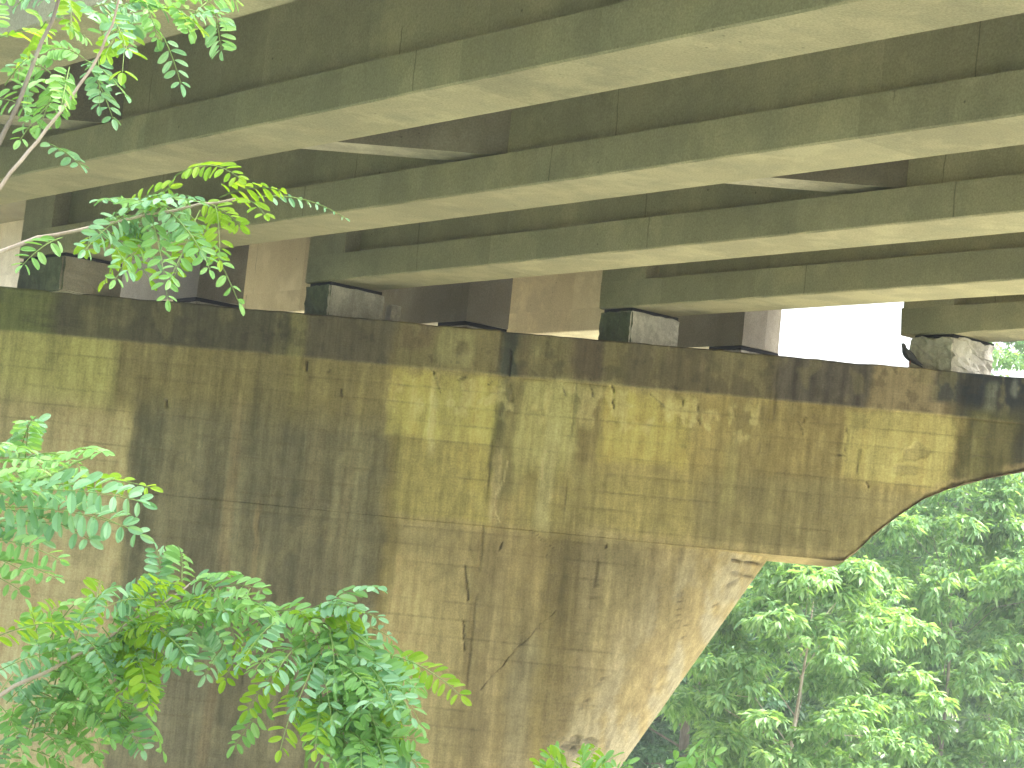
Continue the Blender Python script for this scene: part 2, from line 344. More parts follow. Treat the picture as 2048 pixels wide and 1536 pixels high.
    bb(1002, 1032, (54, 58, 46), .85, 7); bb(1050, 1140, (114, 104, 66), .7, 12); bb(1150, 1205, (84, 72, 52), .8, 7); bb(1205, 1260, (112, 102, 64), .7, 7)
    bb(1260, 1560, (92, 82, 56), .85, 20); bb(1560, 1750, (84, 76, 62), .9, 10)
    for xx in (1590, 1622, 1655, 1690, 1722): bb(xx, xx+14, (64, 58, 48), .7, 6)
    bb(1755, 1905, (128, 112, 78), .95, 8); bb(1880, 3000, (58, 58, 50), .95, 16, 0, 635)
    bb(1930, 3000, (40, 42, 40), .95, 12); bb(1975, 2000, (112, 112, 88), .6, 7, 590, 650); bb(2030, 2040, (120, 120, 100), .5, 5, 580, 610)
    sp_ = sst(.60, .66, fbm(Xw*9, Zw*9, 4, 77)); 
    blend(Cb, .35*sp_, lin(60, 54, 40)); blend(Cb, .3*sst(.6, .68, fbm(Xw*5, Zw*3, 4, 78)), lin(128, 118, 76))
    C = C*(1-bandm[:, None]) + Cb*bandm[:, None]
    blend(C, .9*box(1935, 3000, 640, 1000, 16, 20, 1.6), lin(76, 72, 44)); blend(C, .5*box(1960, 1985, 655, 790, 8, 20), lin(110, 104, 62))
    blend(C, .8*box(2040, 3000, 640, 800, 16, 20), lin(48, 48, 38))
    # spalled patch edge under the band: rough stucco-like area
    rough = box(800, 1560, 664, 745, 20, 20)*sst(.5, .6, fbm(Xw*7, Zw*5, 4, 51))
    blend(C, .45*rough, lin(188, 174, 112))
    dep = np.zeros(len(u)); dep -= .006*rough
    # form-board lines
    t = (Zw-ZB)/FORM; fr = np.abs(t-np.round(t))*FORM
    gate = sst(.40, .56, fbm(Xw*1.3, np.round(t)*3.7, 3, 61))
    under = 1-bandm
    nosefade = 1-sst(1180, 1300, u)*sst(955, 970, vb)
    ln = (1-sst(.003, .012, fr+.006*(fbm(Xw*9, Zw*0, 2, 5)-.5)))*under*(.30+.70*gate*sst(.3, .6, fbm(Xw*5+np.round(t)*9.1, np.round(t)*2.3, 3, 62)))*nosefade
    blend(C, .42*ln, lin(92, 80, 50)); dep += .005*ln
    off = vnoise(np.floor(t)*5.3+.5, np.floor(t)*0+.5, 9); dep += .004*off*under*nosefade      # boards sit slightly uneven
    C *= (1+.10*(vnoise(np.floor(t)*7.1+.5, np.floor(Xw/2.44+vnoise(np.floor(t)*3+.5, t*0, 4))*3.3+.5, 8)-.5)*under*nosefade)[:, None]
    # vertical joints
    for xx, y0, y1, s in [(1003, 560, 900, .5), (130, 655, 1500, .35), (548, 900, 1400, .5), (1160, 660, 960, .4), (1740, 570, 800, .5), (1235, 962, 1100, .6), (1560, 560, 700, .4), (1000, 962, 1300, .4)]:
        ww = ub + (fbm(Zw*2, Xw*0, 3, 3)-.5)*10
        ln = (1-sst(1, 3.6, np.abs(ww-xx)))*sst(y0-5, y0+5, vb)*(1-sst(y1-20, y1+20, vb))*sst(.35, .5, fbm(Xw*0+xx, Zw*4, 3, 12))
        blend(C, s*ln, lin(60, 52, 34)); dep += .008*ln
    # cast-in band step: band stands proud
    dep += .012*(1-bandm)
    def seg0(): pass
    # cracks and slots, given as survey polylines (u,v,u,v,width px,depth)
    def seg(x0, y0, x1, y1, wd, dd, col=(48, 42, 28), s=.85, wob=5):
        uu = u + (fbm(Xw*9, Zw*9, 3, 91)-.5)*wob*2; vv = v + (fbm(Xw*9, Zw*9, 3, 95)-.5)*wob*2
        L = math.hypot(x1-x0, y1-y0); dx, dy = (x1-x0)/L, (y1-y0)/L
        tt = np.clip((uu-x0)*dx+(vv-y0)*dy, 0, L); dd_ = np.hypot(uu-x0-tt*dx, vv-y0-tt*dy)
        mk = (1-sst(wd*.22, wd*.62+.9, dd_))*(.35+.65*sst(.36, .56, fbm(Xw*16, Zw*10, 3, 97))); blend(C, s*mk*(.75 if col[0] < 100 else 1), lin(*col)); return dd*mk
    for a in [(1225, 772, 1226, 815, 3.5, .03), (331, 797, 333, 816, 3.2, .03), (611, 722, 612, 740, 3, .03), (684, 783, 685, 792, 3, .02), (868, 742, 866, 760, 3, .02),
              (1022, 700, 1019, 752, 4, .03), (1022, 770, 1024, 800, 3.5, .03), (1110, 1220, 1060, 1270, 1.6, .01), (1060, 1270, 1005, 1328, 1.8, .012), (1005, 1328, 960, 1380, 1.5, .01),
              (1228, 1335, 1190, 1380, 1.2, .008), (1190, 1380, 1150, 1440, 1.1, .006), (1213, 1094, 1214, 1097, 4.5, .03), (1093, 1110, 1094, 1113, 3, .02), (1005, 1085, 1002, 1100, 3, .02),
               (1366, 1180, 1350, 1270, 1.5, .008), (1380, 1230, 1360, 1300, 1.2, .006),
              (1404, 1150, 1410, 1140, 3, .015), (1425, 1215, 1440, 1207, 3, .015), (1736, 962, 1737, 973, 3.5, .02), (1110, 1102, 1060, 1056, 1.2, .004), (938, 1090, 945, 1120, 2.2, .02), (930, 1130, 934, 1200, 2, .02),
              (925, 1230, 930, 1300, 1.8, .02), (870, 745, 880, 790, 1.6, .008), (1300, 790, 1330, 812, 2, .02), (1395, 800, 1400, 850, 2, .02), (1365, 800, 1362, 822, 2.5, .02), (1695, 830, 1690, 905, 1.8, .012),
              (1650, 905, 1690, 912, 1.8, .012), (655, 745, 662, 738, 2.5, .01), (985, 760, 975, 768, 2.5, .01), (915, 760, 930, 752, 2.5, .012), (1125, 770, 1135, 790, 2.5, .012),
              (1610, 835, 1600, 850, 2.5, .012), (1598, 842, 1604, 870, 2, .01), (1520, 880, 1518, 905, 3, .015), (1182, 760, 1186, 800, 2, .012)]:
        dep += seg(*a)
    for a in [(1470, 1120, 1530, 1125, 6, .05), (1466, 1145, 1512, 1150, 5, .04), (1462, 1170, 1486, 1154, 6, .04)]:
        dep += seg(*a, col=(58, 46, 26), s=1.1, wob=2)
    # flaked light edge of the broken patch
    for a in [(1018, 925, 1008, 960, 3, -.006), (1008, 960, 992, 985, 3, -.006), (992, 985, 990, 1020, 3, -.006), (990, 1020, 998, 1044, 2.5, -.005), (872, 745, 880, 775, 2.5, -.004), (1088, 900, 1080, 960, 4, -.006)]:
        dep += seg(*a, col=(190, 172, 118), s=.5)
    # broken-out hole low on the stem, gravel showing
    for (hx, hy, ra, rb, dd) in [(1138, 1497, 22, 12, .05), (1152, 1482, 14, 9, .05), (1178, 1489, 13, 11, .04), (1160, 1506, 20, 10, .035)]:
        q = np.hypot((u-hx)/ra, (v-hy)/rb) + (fbm(Xw*14, Zw*14, 3, 15)-.5)*.7
        mk = 1-sst(.72, 1.0, q); peb = fbm(Xw*26, Zw*26, 2, 41)
        blend(C, .55*mk, lin(128, 112, 78)); blend(C, .9*mk*sst(.55, .45, peb) if False else .8*mk*(1-sst(.38, .5, peb)), lin(70, 58, 36)); dep += dd*mk*(1.2-peb)
    for (hx, hy, ra, rb, dd) in [(1337, 1378, 12, 5, .015), (1305, 1383, 14, 4, .01), (1340, 1340, 22, 6, .012), (1425, 1236, 24, 8, .01), (658, 1068, 14, 22, .006), (925, 700, 20, 14, -.008), (1830, 905, 34, 22, .008), (1820, 940, 30, 14, .006)]:
        q = np.hypot((u-hx)/ra, (v-hy)/rb) + (fbm(Xw*11, Zw*11, 3, 16)-.5)*1.1
        mk = 1-sst(.7, 1.0, q); blend(C, .35*mk, lin(120, 106, 70)); dep += dd*mk
    # worn, broken lower lip of the haunch
    hz_ = zbot(Xw); ee = Zw-hz_; nz_ = fbm(Xw*13, Zw*13, 3, 71)
    lip = (1-sst(.018, .05, ee+.05*(nz_-.5)))*sst(HX0-.35, HX0, Xw)*(ee > -.05); blend(C, .75*lip, lin(70, 56, 34)); dep += .02*lip*nz_
    lip2 = sst(.03, .05, ee+.04*(nz_-.5))*(1-sst(.06, .10, ee+.06*(nz_-.5)))*sst(HX0-.1, HX0+.1, Xw)*sst(.4, .6, fbm(Xw*3, Zw*0, 3, 72)); blend(C, .4*lip2, lin(150, 130, 86))
    # pale grey patches towards the nose edge
    gn = sst(1.45, .35, 0*Xw) if False else sst(-1.1, -.2, Xw - (_na.x + (_nb.x-_na.x)*(ZL-Zw)/(ZL-_nb.z)))*(1-sst(ZL-.02, ZL, Zw))
    blend(C, .55*gn*sst(.42, .6, fbm(Xw*7, Zw*2.2, 4, 66)), lin(186, 176, 140))
    dep += .012*(fbm(Xw*1.7, Zw*1.7, 4, 44)-.5) + .004*(fbm(Xw*14, Zw*14, 3, 45)-.5)
    C = C*np.array([1.60, 1.66, 2.12])
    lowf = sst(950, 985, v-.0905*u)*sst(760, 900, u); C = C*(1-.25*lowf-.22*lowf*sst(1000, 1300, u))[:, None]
    return np.clip(C, .01, .8), dep

def pier_part(name, P, closed, parent):
    """P grid (a,b,3); b index runs round the section (closed)"""
    a, b, _ = P.shape; V = P.reshape(-1, 3).copy()
    du = np.gradient(P, axis=0); dv = (np.roll(P, -1, 1)-np.roll(P, 1, 1))
    nr = np.cross(du, dv); nr /= np.linalg.norm(nr, axis=-1, keepdims=True)+1e-9; nr = nr.reshape(-1, 3)
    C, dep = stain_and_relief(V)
    front = np.clip(-nr[:, 1]*1.4-.1, 0, 1) if nr[:, 1].mean() < 9 else 1
    idx = np.arange(a*b).reshape(a, b); i2 = np.roll(idx, -1, 1)
    F = np.stack([idx[:-1], idx[1:], i2[1:], i2[:-1]], -1).reshape(-1, 4)
    # find outward sign from the front side
    cen = P.mean(axis=(0, 1)); 
    if np.mean(np.sum((V-cen)*nr, 1)) < 0: nr = -nr
    else: F = F[:, ::-1]
    fr = np.clip(-nr[:, 1]*1.5, 0, 1)
    V = V - nr*(dep*fr)[:, None]
    me = np_mesh(name, V, F)
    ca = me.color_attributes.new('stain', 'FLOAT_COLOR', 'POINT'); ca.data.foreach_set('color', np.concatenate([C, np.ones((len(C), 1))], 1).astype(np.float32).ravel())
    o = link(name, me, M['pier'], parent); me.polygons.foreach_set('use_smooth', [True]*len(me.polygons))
    me.set_sharp_from_angle(angle=math.radians(50))
    return o
pier = tag(empty('bridge_pier', (-5.5, 21.1, 0)), 'stained board-marked concrete hammerhead pier under the bridge girders', 'bridge pier')
# cap underside: survey points of the curved haunch on the right
hc = [atY(x, y, Y0) for x, y in [(1690, 1121), (1712, 1106), (1745, 1073), (1800, 1030), (1850, 997), (1900, 977), (1975, 957), (2048, 943), (2150, 925), (2300, 905)]]
hx = np.array([p.x for p in hc]); hz = np.array([p.z for p in hc])
XEND = hx[-1]; HX0 = float(hx[0])
XC = -5.5
def zbot(X):
    Xm = np.where(X < XC, 2*XC-X, X); return np.where(Xm <= hx[0], ZL, np.interp(Xm, hx, hz))
xs = np.concatenate([np.linspace(2*XC-XEND, -5.6, 60)[:-1], np.arange(-5.6, XEND, .016), [XEND]])
nf = 118; tt = np.linspace(0, 1, nf)
sec = []
for X in xs:
    zb_ = float(zbot(np.array(X))); k = len(sec)
    wob = .022*(fbm(np.array([X*5.]), np.array([1.]), 3, 88)[0]-.5)
    chip = .09*max(0, fbm(np.array([X*3.]), np.array([7.]), 3, 89)[0]-.56) 
    rag = .16*max(0, fbm(np.array([X*7.]), np.array([3.]), 3, 90)[0]-.5)*(1 if X > hx[0]-.1 else .15)
    ch = .17*float(sst(hx[0]-.02, hx[0]+.25, X if X > XC else 2*XC-X)); fz = ZT+wob - (ZT+wob-zb_-rag)*tt
    row = [(X, Y0 + (.02 if j == 0 else 0), z) for j, z in enumerate(fz)]
    row += [(X, Y0+.004, zb_+.002), (X, Y0+.10, zb_), (X, Y0+.8, zb_+.75*ch), (X, Y0+1.6, zb_+1.55*ch), (X, Y1, zb_+.02+2.2*ch), (X, Y1, zb_+.62+1.2*ch), (X, Y1, ZT-.02), (X, Y1-.02, ZT), (X, Y0+1.4, ZT), (X, Y0+.5, ZT), (X, Y0+.05, ZT-chip)]
    sec.append(row)
capo = pier_part('pier_cap', np.array(sec), True, pier)
me = capo.data                             # close the two ends
nb = len(sec[0]); 
for q_ in (sec[0], sec[-1][::-1]):
    e = MB(); e.add(q_, [tuple(range(nb))]); e.build('cap_end_face', M['deck'], pier)
# stem: rows down, section with rounded noses
zr = np.concatenate([np.arange(ZL+.06, CAMZ-2.2, -.018), np.linspace(CAMZ-2.2, -.6, 12)[1:]])
def nose_x(z):                              # survey of the sloping silhouette
    t = (ZL-z)/(ZL-_nb.z); return _na.x + (_nb.x-_na.x)*(t if t < 1.25 else 1.25)
EA, EB = 1.35, .98; YM = Y0+.002+EB
rows = []
xs_front = None
for z in zr:
    xr = nose_x(z); xl = 2*XC-xr
    xf = np.concatenate([np.linspace(xl+EA, -5.6, 20)[:-1], -5.6+(xr-EA+5.6)*np.linspace(0, 1, 430)])
    front = [(x, YM-EB, z) for x in xf]
    th = np.linspace(0, math.pi, 90)[1:-1]
    nr_ = [(xr-EA+EA*math.sin(a)**.9, YM-EB*math.cos(a), z) for a in th]
    back = [(x, YM+EB, z) for x in np.linspace(xr-EA, xl+EA, 12)]
    nl_ = [(xl+EA-EA*math.sin(a), YM+EB*math.cos(a), z) for a in np.linspace(0, math.pi, 20)[1:-1]]
    rows.append(front+nr_+back+nl_)
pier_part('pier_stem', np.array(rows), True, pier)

# ------------------------------------------------------------------ girders
def girder(p0, dirv, L, nside, label, group, m_, end_block=.62, rag=0.0, zs=ZS):
    """p0 = bottom near corner at the end; dirv runs along the girder; nside = unit vector towards the far side"""
    root = tag(empty('bridge_girder', (p0.x, p0.y, zs)), label, 'bridge girder', group)
    def pt(a, b, z): q = p0 + dirv*a + nside*b; return (q.x, q.y, zs+z)
    def sweep(name, prof, a0, a1, nseg=1, rough=0.0):
        vs, fs = [], []; k = len(prof); rr = random.Random(len(name)+int(p0.x*100))
        for i in range(nseg+1):
            a = a0+(a1-a0)*i/nseg
            for (b, z) in prof:
                j = rough*(rr.random()-.5); vs.append(pt(a + (rough*3*(rr.random()-.5) if i == 0 and rough else 0), b+j, z+j*.6))
        fs = [(i*k+j, (i+1)*k+j, (i+1)*k+(j+1) % k, i*k+(j+1) % k) for i in range(nseg) for j in range(k)]
        fs += [tuple(range(k)), tuple(range(nseg*k, (nseg+1)*k))[::-1]]
        mb = MB(); mb.add(vs, fs); ob = mb.build(name, m_, root)
        import bmesh
        bm = bmesh.new(); bm.from_mesh(ob.data); bmesh.ops.recalc_face_normals(bm, faces=bm.faces); bm.to_mesh(ob.data); bm.free()
        return ob
    w_ = GW; h1, h2, ins = .262, .295, .15
    c = .012
    sweep('bottom_flange', [(0, c), (0, h1), (ins, h2), (w_-ins, h2), (w_, h1), (w_, c), (w_-c, 0), (c, 0)], 0, L, int(L/.22), .004+rag*.02)
    sweep('web', [(ins+.02, h2), (ins+.02, GD-.26), (w_-ins-.02, GD-.26), (w_-ins-.02, h2)], .05, L, 6)
    sweep('top_flange', [(ins+.02, GD-.26), (.06, GD-.16), (.06, GD), (w_-.06, GD), (w_-.06, GD-.16), (w_-ins-.02, GD-.26)], end_block, L, 6)
    sweep('end_block', [(.002, h1+.001), (.002, GD), (w_-.002, GD), (w_-.002, h1+.001)], .001 if not rag else .03, end_block, 3, rag*.05)
    return root
names = ['foreshortened concrete girder highest at the top left, nearest the camera',
         'long concrete girder with the widest soffit crossing the picture top, behind the nearest one',
         'long concrete girder whose end stands above the left part of the pier behind the leaves',
         'long concrete girder whose dark end block sits left of the middle of the pier cap',
         'long concrete girder whose end sits on the cap just left of the bright sky gap',
         'far edge girder with crumbled end resting beside the small dark bird']
for i in range(6):
    d = P1+(i-1)*SP; p0 = on_line(d, Y0+.5)
    girder(p0, GV, 26, NV, names[i], 'girders of the near span', M['girder'], rag=(1.0 if i == 5 else 0))
M['endc'] = concrete('girder_end_concrete', (.42, .37, .30), (.52, .47, .39), (.20, .175, .14), 1.2, .4, False, .5)
# far span, survey of the two visible ends
pA = atZ(932, 641, ZS-.03); pB = atZ(1484, 690, ZS-.03)
dA, dB = pA.x*NV.x+pA.y*NV.y, pB.x*NV.x+pB.y*NV.y
print('far ends', pA, pB, dA, dB, dB-dA)
fn = ['tan girder of the far span seen behind the leaves at the left', 'tan far-span girder, its end face showing over the middle of the pier cap', 'tan edge girder of the far span ending at the bright sky gap']
fsp = dB-dA
for k, (pp, lb) in enumerate(((on_line(dA-fsp, pA.y), fn[0]), (pA, fn[1]), (pB, fn[2]))):
    st = Vector((pp.x, pp.y, 0)); gr = girder(st-GV*1.9, -GV, 22, NV, lb, 'girders of the far span', M['far'], end_block=4.2, zs=ZS+.21)
    mb = MB(); q = [st, st-GV*1.899, st-GV*1.899+NV*GW, st+NV*GW]      # deep cast end over the bearing
    if k == 2:                                                         # crumbled edge
        q = [st, st-GV*1.899, st-GV*1.899+NV*GW, st+NV*GW-GV*.03, st+NV*(GW*.55)+GV*.02]
    mb.prism([(p.x, p.y) for p in q][::-1], ZS-.03, ZS+GD); mb.build('girder_end', M['endc'], gr)

# diaphragms between near-span girders
YD = []
for (x, y), i in (((945, 308), 2), ((1772, 372), 3)):
    pz = atZ(x, y, ZS+.30); YD.append(pz.y); print('diaphragm', i, pz, pz.x*NV.x+pz.y*NV.y, P1+(i-1)*SP)
yd = sum(YD)/len(YD)
dl = ['diaphragm wall at the upper left between the first two girders', 'concrete cross wall between the second and third girders, upper middle', 'concrete cross wall with rust streaks between two girders at the right', 'cross wall between the fourth and fifth girders outside the right edge', 'cross wall between the two farthest girders outside the right edge']
M['dia'] = concrete('diaphragm_concrete', (.46, .42, .31), (.58, .53, .41), (.17, .145, .105), 1.2, .4, False, .62)  # upright faces painted darker than the underside, standing in for shade
for i in range(5):
    d0 = P1+(i-1)*SP + GW-.169; d1 = P1+i*SP + .169
    pts = [on_line(d0, yd), on_line(d1, yd), on_line(d1, yd+.34), on_line(d0, yd+.34)]
    mb = MB(); mb.prism([(p.x, p.y) for p in pts], ZS+.301, ZS+GD)
    tag(mb.build('girder_diaphragm', M['dia']), dl[i], 'diaphragm', 'cross walls between the near girders')
# decks with edge parapets
def deck(name, d0, d1, Ya, Yb, label):
    root = tag(empty(name, tuple(on_line((d0+d1)/2, (Ya+Yb)/2))[:2]+(ZS+GD,)), label, 'bridge deck')
    pts = [on_line(d0, Ya), on_line(d1, Ya), on_line(d1, Yb), on_line(d0, Yb)]
    if Ya > Yb: pts = pts[::-1]
    mb = MB(); mb.prism([(p.x, p.y) for p in pts], ZS+GD+.002, ZS+GD+.22); mb.build('deck_slab', M['deck'], root)
    for a, b in ((d0, d0+.3), (d1-.3, d1)):
        pts = [on_line(a, Ya), on_line(b, Ya), on_line(b, Yb), on_line(a, Yb)]
        if Ya > Yb: pts = pts[::-1]
        mb = MB(); mb.prism([(p.x, p.y) for p in pts], ZS+GD+.222, ZS+GD+1.05); mb.build('parapet', M['deck'], root)
YE = Y0+.5 - 26*abs(GV.y)
deck('bridge_deck', P1-SP-.75, P1+4*SP+GW+.75, YE, 21.2, 'concrete road deck carried on the near girders')
deck('bridge_deck', dA-fsp-.75, dB+GW+.75, 21.215, 38, 'concrete road deck carried on the far girders')

# ------------------------------------------------------------------ plinths and bearings (parts of the pier)
def quad_block(mb, c, a, b, dirv, nv, z0, z1, jag=0):
    rr = random.Random(int(c.x*50)); q = []
    for s_, t_ in ((0, 0), (0, b), (a, b), (a, 0)):
        p = c + dirv*(s_+jag*(rr.random()-.5)) + nv*(t_+jag*(rr.random()-.5)); q.append((p.x, p.y))
    mb.prism(q[::-1], z0, z1)
def rough_block(name, c, a, b, z0, z1, m_, parent, amp=.012, moss_shade=False):
    """subdivided block with worn edges; a along GV, b along NV"""
    import bmesh
    bm = bmesh.new(); bmesh.ops.create_cube(bm, size=1)
    bmesh.ops.bevel(bm, geom=bm.edges[:], offset=.03, segments=2, affect='EDGES')
    bmesh.ops.subdivide_edges(bm, edges=[e_ for e_ in bm.edges if e_.calc_length() > .3], cuts=7, use_grid_fill=True)
    rr = random.Random(int(c.x*70+z0*9))
    for v in bm.verts:
        x, y, z = v.co; j = Vector((rr.random()-.5, rr.random()-.5, rr.random()-.5))*amp
        p = c + GV*((x+.5)*a) + NV*((y+.5)*b); v.co = Vector((p.x, p.y, z0+(z+.5)*(z1-z0))) + j
    bmesh.ops.recalc_face_normals(bm, faces=bm.faces)
    if moss_shade:
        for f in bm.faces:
            if f.normal.dot(NV) < -.55: f.material_index = 1  # faces turned left: algae green, darkened further as painted shade
    me = bpy.data.meshes.new(name); bm.to_mesh(me); bm.free(); return link(name, me, [m_, M['mossy_shaded']] if moss_shade else m_, parent)
M['mossy_shaded'] = concrete('mossy_shaded_plinth_concrete', (.13, .15, .09), (.20, .22, .13), (.06, .07, .045), 3.0, .5)
M['plinth_light'] = concrete('plinth_fresh_concrete', (.52, .49, .42), (.72, .68, .60), (.22, .19, .15), 3.0, .45)
for i, (a, b, m_, amp) in enumerate([(.5, .62, 'plinth', .01), (.5, .62, 'plinth', .01), (.95, .66, 'dia', .01), (.42, .66, 'plinth', .012), (.46, .64, 'plinth_light', .012), (.52, .60, 'plinth_light', .035)]):
    p = on_line(P1+(i-1)*SP, Y0+.5) + GV*(.13 if i == 5 else .02)
    p.z = 0
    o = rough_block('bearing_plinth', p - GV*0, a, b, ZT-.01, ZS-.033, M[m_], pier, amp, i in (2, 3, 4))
    if i == 4: o['label'] = 'pale clean bearing plinth left of the sky gap'
    if i == 5: o['label'] = 'crumbled bearing plinth with pale patch beside the bird'
    mb = MB(); quad_block(mb, p+GV*.03+NV*.03, a-.06, b-.04 if b < .6 else GW+.04, GV, NV, ZS-.036, ZS-.002); mb.build('bearing_pad', M['rubber'], pier)
for pp in (on_line(dA-fsp, pA.y), pA, pB):
    p = Vector((pp.x, pp.y, 0)) - GV*.5
    rough_block('bearing_plinth', p+NV*.03, .46, .5, ZT-.01, ZS-.065, M['plinth_light'], pier)
    mb = MB(); quad_block(mb, p+GV*.02-NV*0, .46, GW, GV, NV, ZS-.066, ZS-.032); mb.build('bearing_pad', M['rubber'], pier)
p = atY(769, 640, 21.1); p.z = 0
rough_block('keeper_block', p, .1, .12, ZT-.01, ZS-.06, M['plinth'], pier, .008)

# ------------------------------------------------------------------ the bird
def bird():
    c = atY(1817, 738, Y0+.12); c.z = ZT-.01
    root = tag(empty('bird', c), 'small dark bird perched upright on the pier cap beside the crumbled girder end', 'bird')
    m_, n, o = mat('dark_plumage'); tc = N(n, 'ShaderNodeTexCoord').outputs['Object']; f = noise(n, tc, 40, 4)
    finish(n, o, ramp(n, f, [(.3, (.035, .036, .04)), (.7, (.085, .085, .09))]), .6); M['bird'] = m_
    m2, n, o = mat('bird_leg'); finish(n, o, (.3, .12, .09), .6)
    m3, n, o = mat('bird_beak'); finish(n, o, (.06, .05, .05), .4)
    # spine from tail to head: leaning, facing left
    L = Vector((-1, -.15, 0)).normalized(); U = Vector((0, 0, 1)); Sd = L.cross(U)
    sp = [(-.135, .035, .004, .022), (-.10, .055, .010, .026), (-.06, .085, .028, .034), (-.02, .115, .043, .043), (.02, .145, .046, .045), (.045, .172, .036, .035), (.055, .195, .024, .023), (.058, .210, .021, .020), (.064, .224, .023, .021), (.072, .236, .018, .017), (.082, .238, .008, .008)]
    mb = MB(); k = 14; vs = []
    pts = [c+L*a+U*b for a, b, _, _ in sp]
    for i, (a, b, rv, rh) in enumerate(sp):
        t = (pts[min(i+1, len(sp)-1)]-pts[max(i-1, 0)]).normalized(); up = Sd.cross(t).normalized()
        for j in range(k): th = 2*math.pi*j/k; vs.append(pts[i]+up*(rv*math.sin(th))+Sd*(rh*math.cos(th)))
    n_ = len(sp); fs = [(i*k+j, i*k+(j+1) % k, (i+1)*k+(j+1) % k, (i+1)*k+j) for i in range(n_-1) for j in range(k)] + [tuple(range(k))[::-1], tuple(range((n_-1)*k, n_*k))]
    mb.add(vs, fs); b = mb.build('body', M['bird'], root, True)
    ss = b.modifiers.new('s', 'SUBSURF'); ss.levels = ss.render_levels = 1
    mb = MB(); h = c+L*.082+U*.238; mb.tube([h, h+L*.012-U*.002, h+L*.022-U*.006], [.006, .004, .001], 6); mb.build('beak', m3, root)
    for s_ in (-1, 1):
        mb = MB(); q = c+L*.0+U*.13+Sd*(.038*s_)
        pr = [(.035, .02), (.01, .03), (-.05, -.02), (-.13, -.075), (-.09, -.075), (-.03, -.05), (.02, -.02)]
        v1 = [q+L*a+U*b_+Sd*(.007*s_ - abs(a)*.12*s_) for a, b_ in pr]; v0 = [p_-Sd*(.006*s_) for p_ in v1]; m__ = len(pr)
        mb.add(v0+v1, [tuple(range(m__)), tuple(range(m__, 2*m__))[::-1]]+[(i, m__+i, m__+(i+1) % m__, (i+1) % m__) for i in range(m__)]); mb.build('wing', M['bird'], root)
        mb = MB(); f0 = c+Sd*(.018*s_)+L*.0; mb.tube([f0+U*.10-L*.01, f0+U*.045-L*.006, f0+U*.006], [.007, .0035, .003], 6)
        for an in (-.5, 0, .5): mb.tube([f0+U*.005, f0+U*.003+(L*math.cos(an)+Sd*math.sin(an))*.028], [.003, .0015], 5)
        mb.tube([f0+U*.005, f0+U*.003-L*.016], [.003, .0015], 5); mb.build('leg', m2, root)
        mb = MB(); e_ = c+L*.068+U*.228+Sd*(.0185*s_); mb.tube([e_-Sd*.002, e_+Sd*.002], [.0035, .0035], 6); mb.build('eye', M['rubber'], root)
bird()

# ------------------------------------------------------------------ trees beyond the pier
def leaf_cards(cent, out, n_per, ll, lw, droop, rs, spread=1.0):
    """rosettes of folded lance leaves. cent (k,3); returns V,F(quads)"""
    k = len(cent); tot = k*n_per
    c = np.repeat(cent, n_per, 0); az = rs.rand(tot)*2*math.pi
    el = rs.uniform(-.9, .35, tot)*spread - droop*rs.rand(tot)
    d = np.stack([np.cos(az)*np.cos(el), np.sin(az)*np.cos(el), np.sin(el)], 1)
    oo = np.repeat(out, n_per, 0); d = d + .35*oo; d /= np.linalg.norm(d, axis=1, keepdims=True)
    l = ll*(rs.uniform(.6, 1.25, tot)*np.repeat(rs.uniform(.6, 1.4, k), n_per))[:, None]; w_ = lw*rs.uniform(.7, 1.2, tot)[:, None]
    side = np.cross(d, np.array([0, 0, 1.])); side /= np.linalg.norm(side, axis=1, keepdims=True)+1e-6
    tilt = rs.uniform(-.7, .7, tot)[:, None]; upv = np.cross(side, d); side = side*np.cos(tilt)+upv*np.sin(tilt)
    c = c + d*l*rs.uniform(.0, .35, tot)[:, None]
    sag = np.array([0, 0, -1.])*l*.22
    p0 = c; p1 = c+d*l*.55+side*w_; p2 = c+d*l+sag; p3 = c+d*l*.55-side*w_; pm = c+d*l*.5-np.array([0, 0, 1.])*w_*.15
    V = np.stack([p0, p1, p2, p3], 1).reshape(-1, 3); i = np.arange(tot)*4
    F = np.stack([i, i+1, i+2, i, i+2, i+3], 1).reshape(-1, 3)
    return V, F
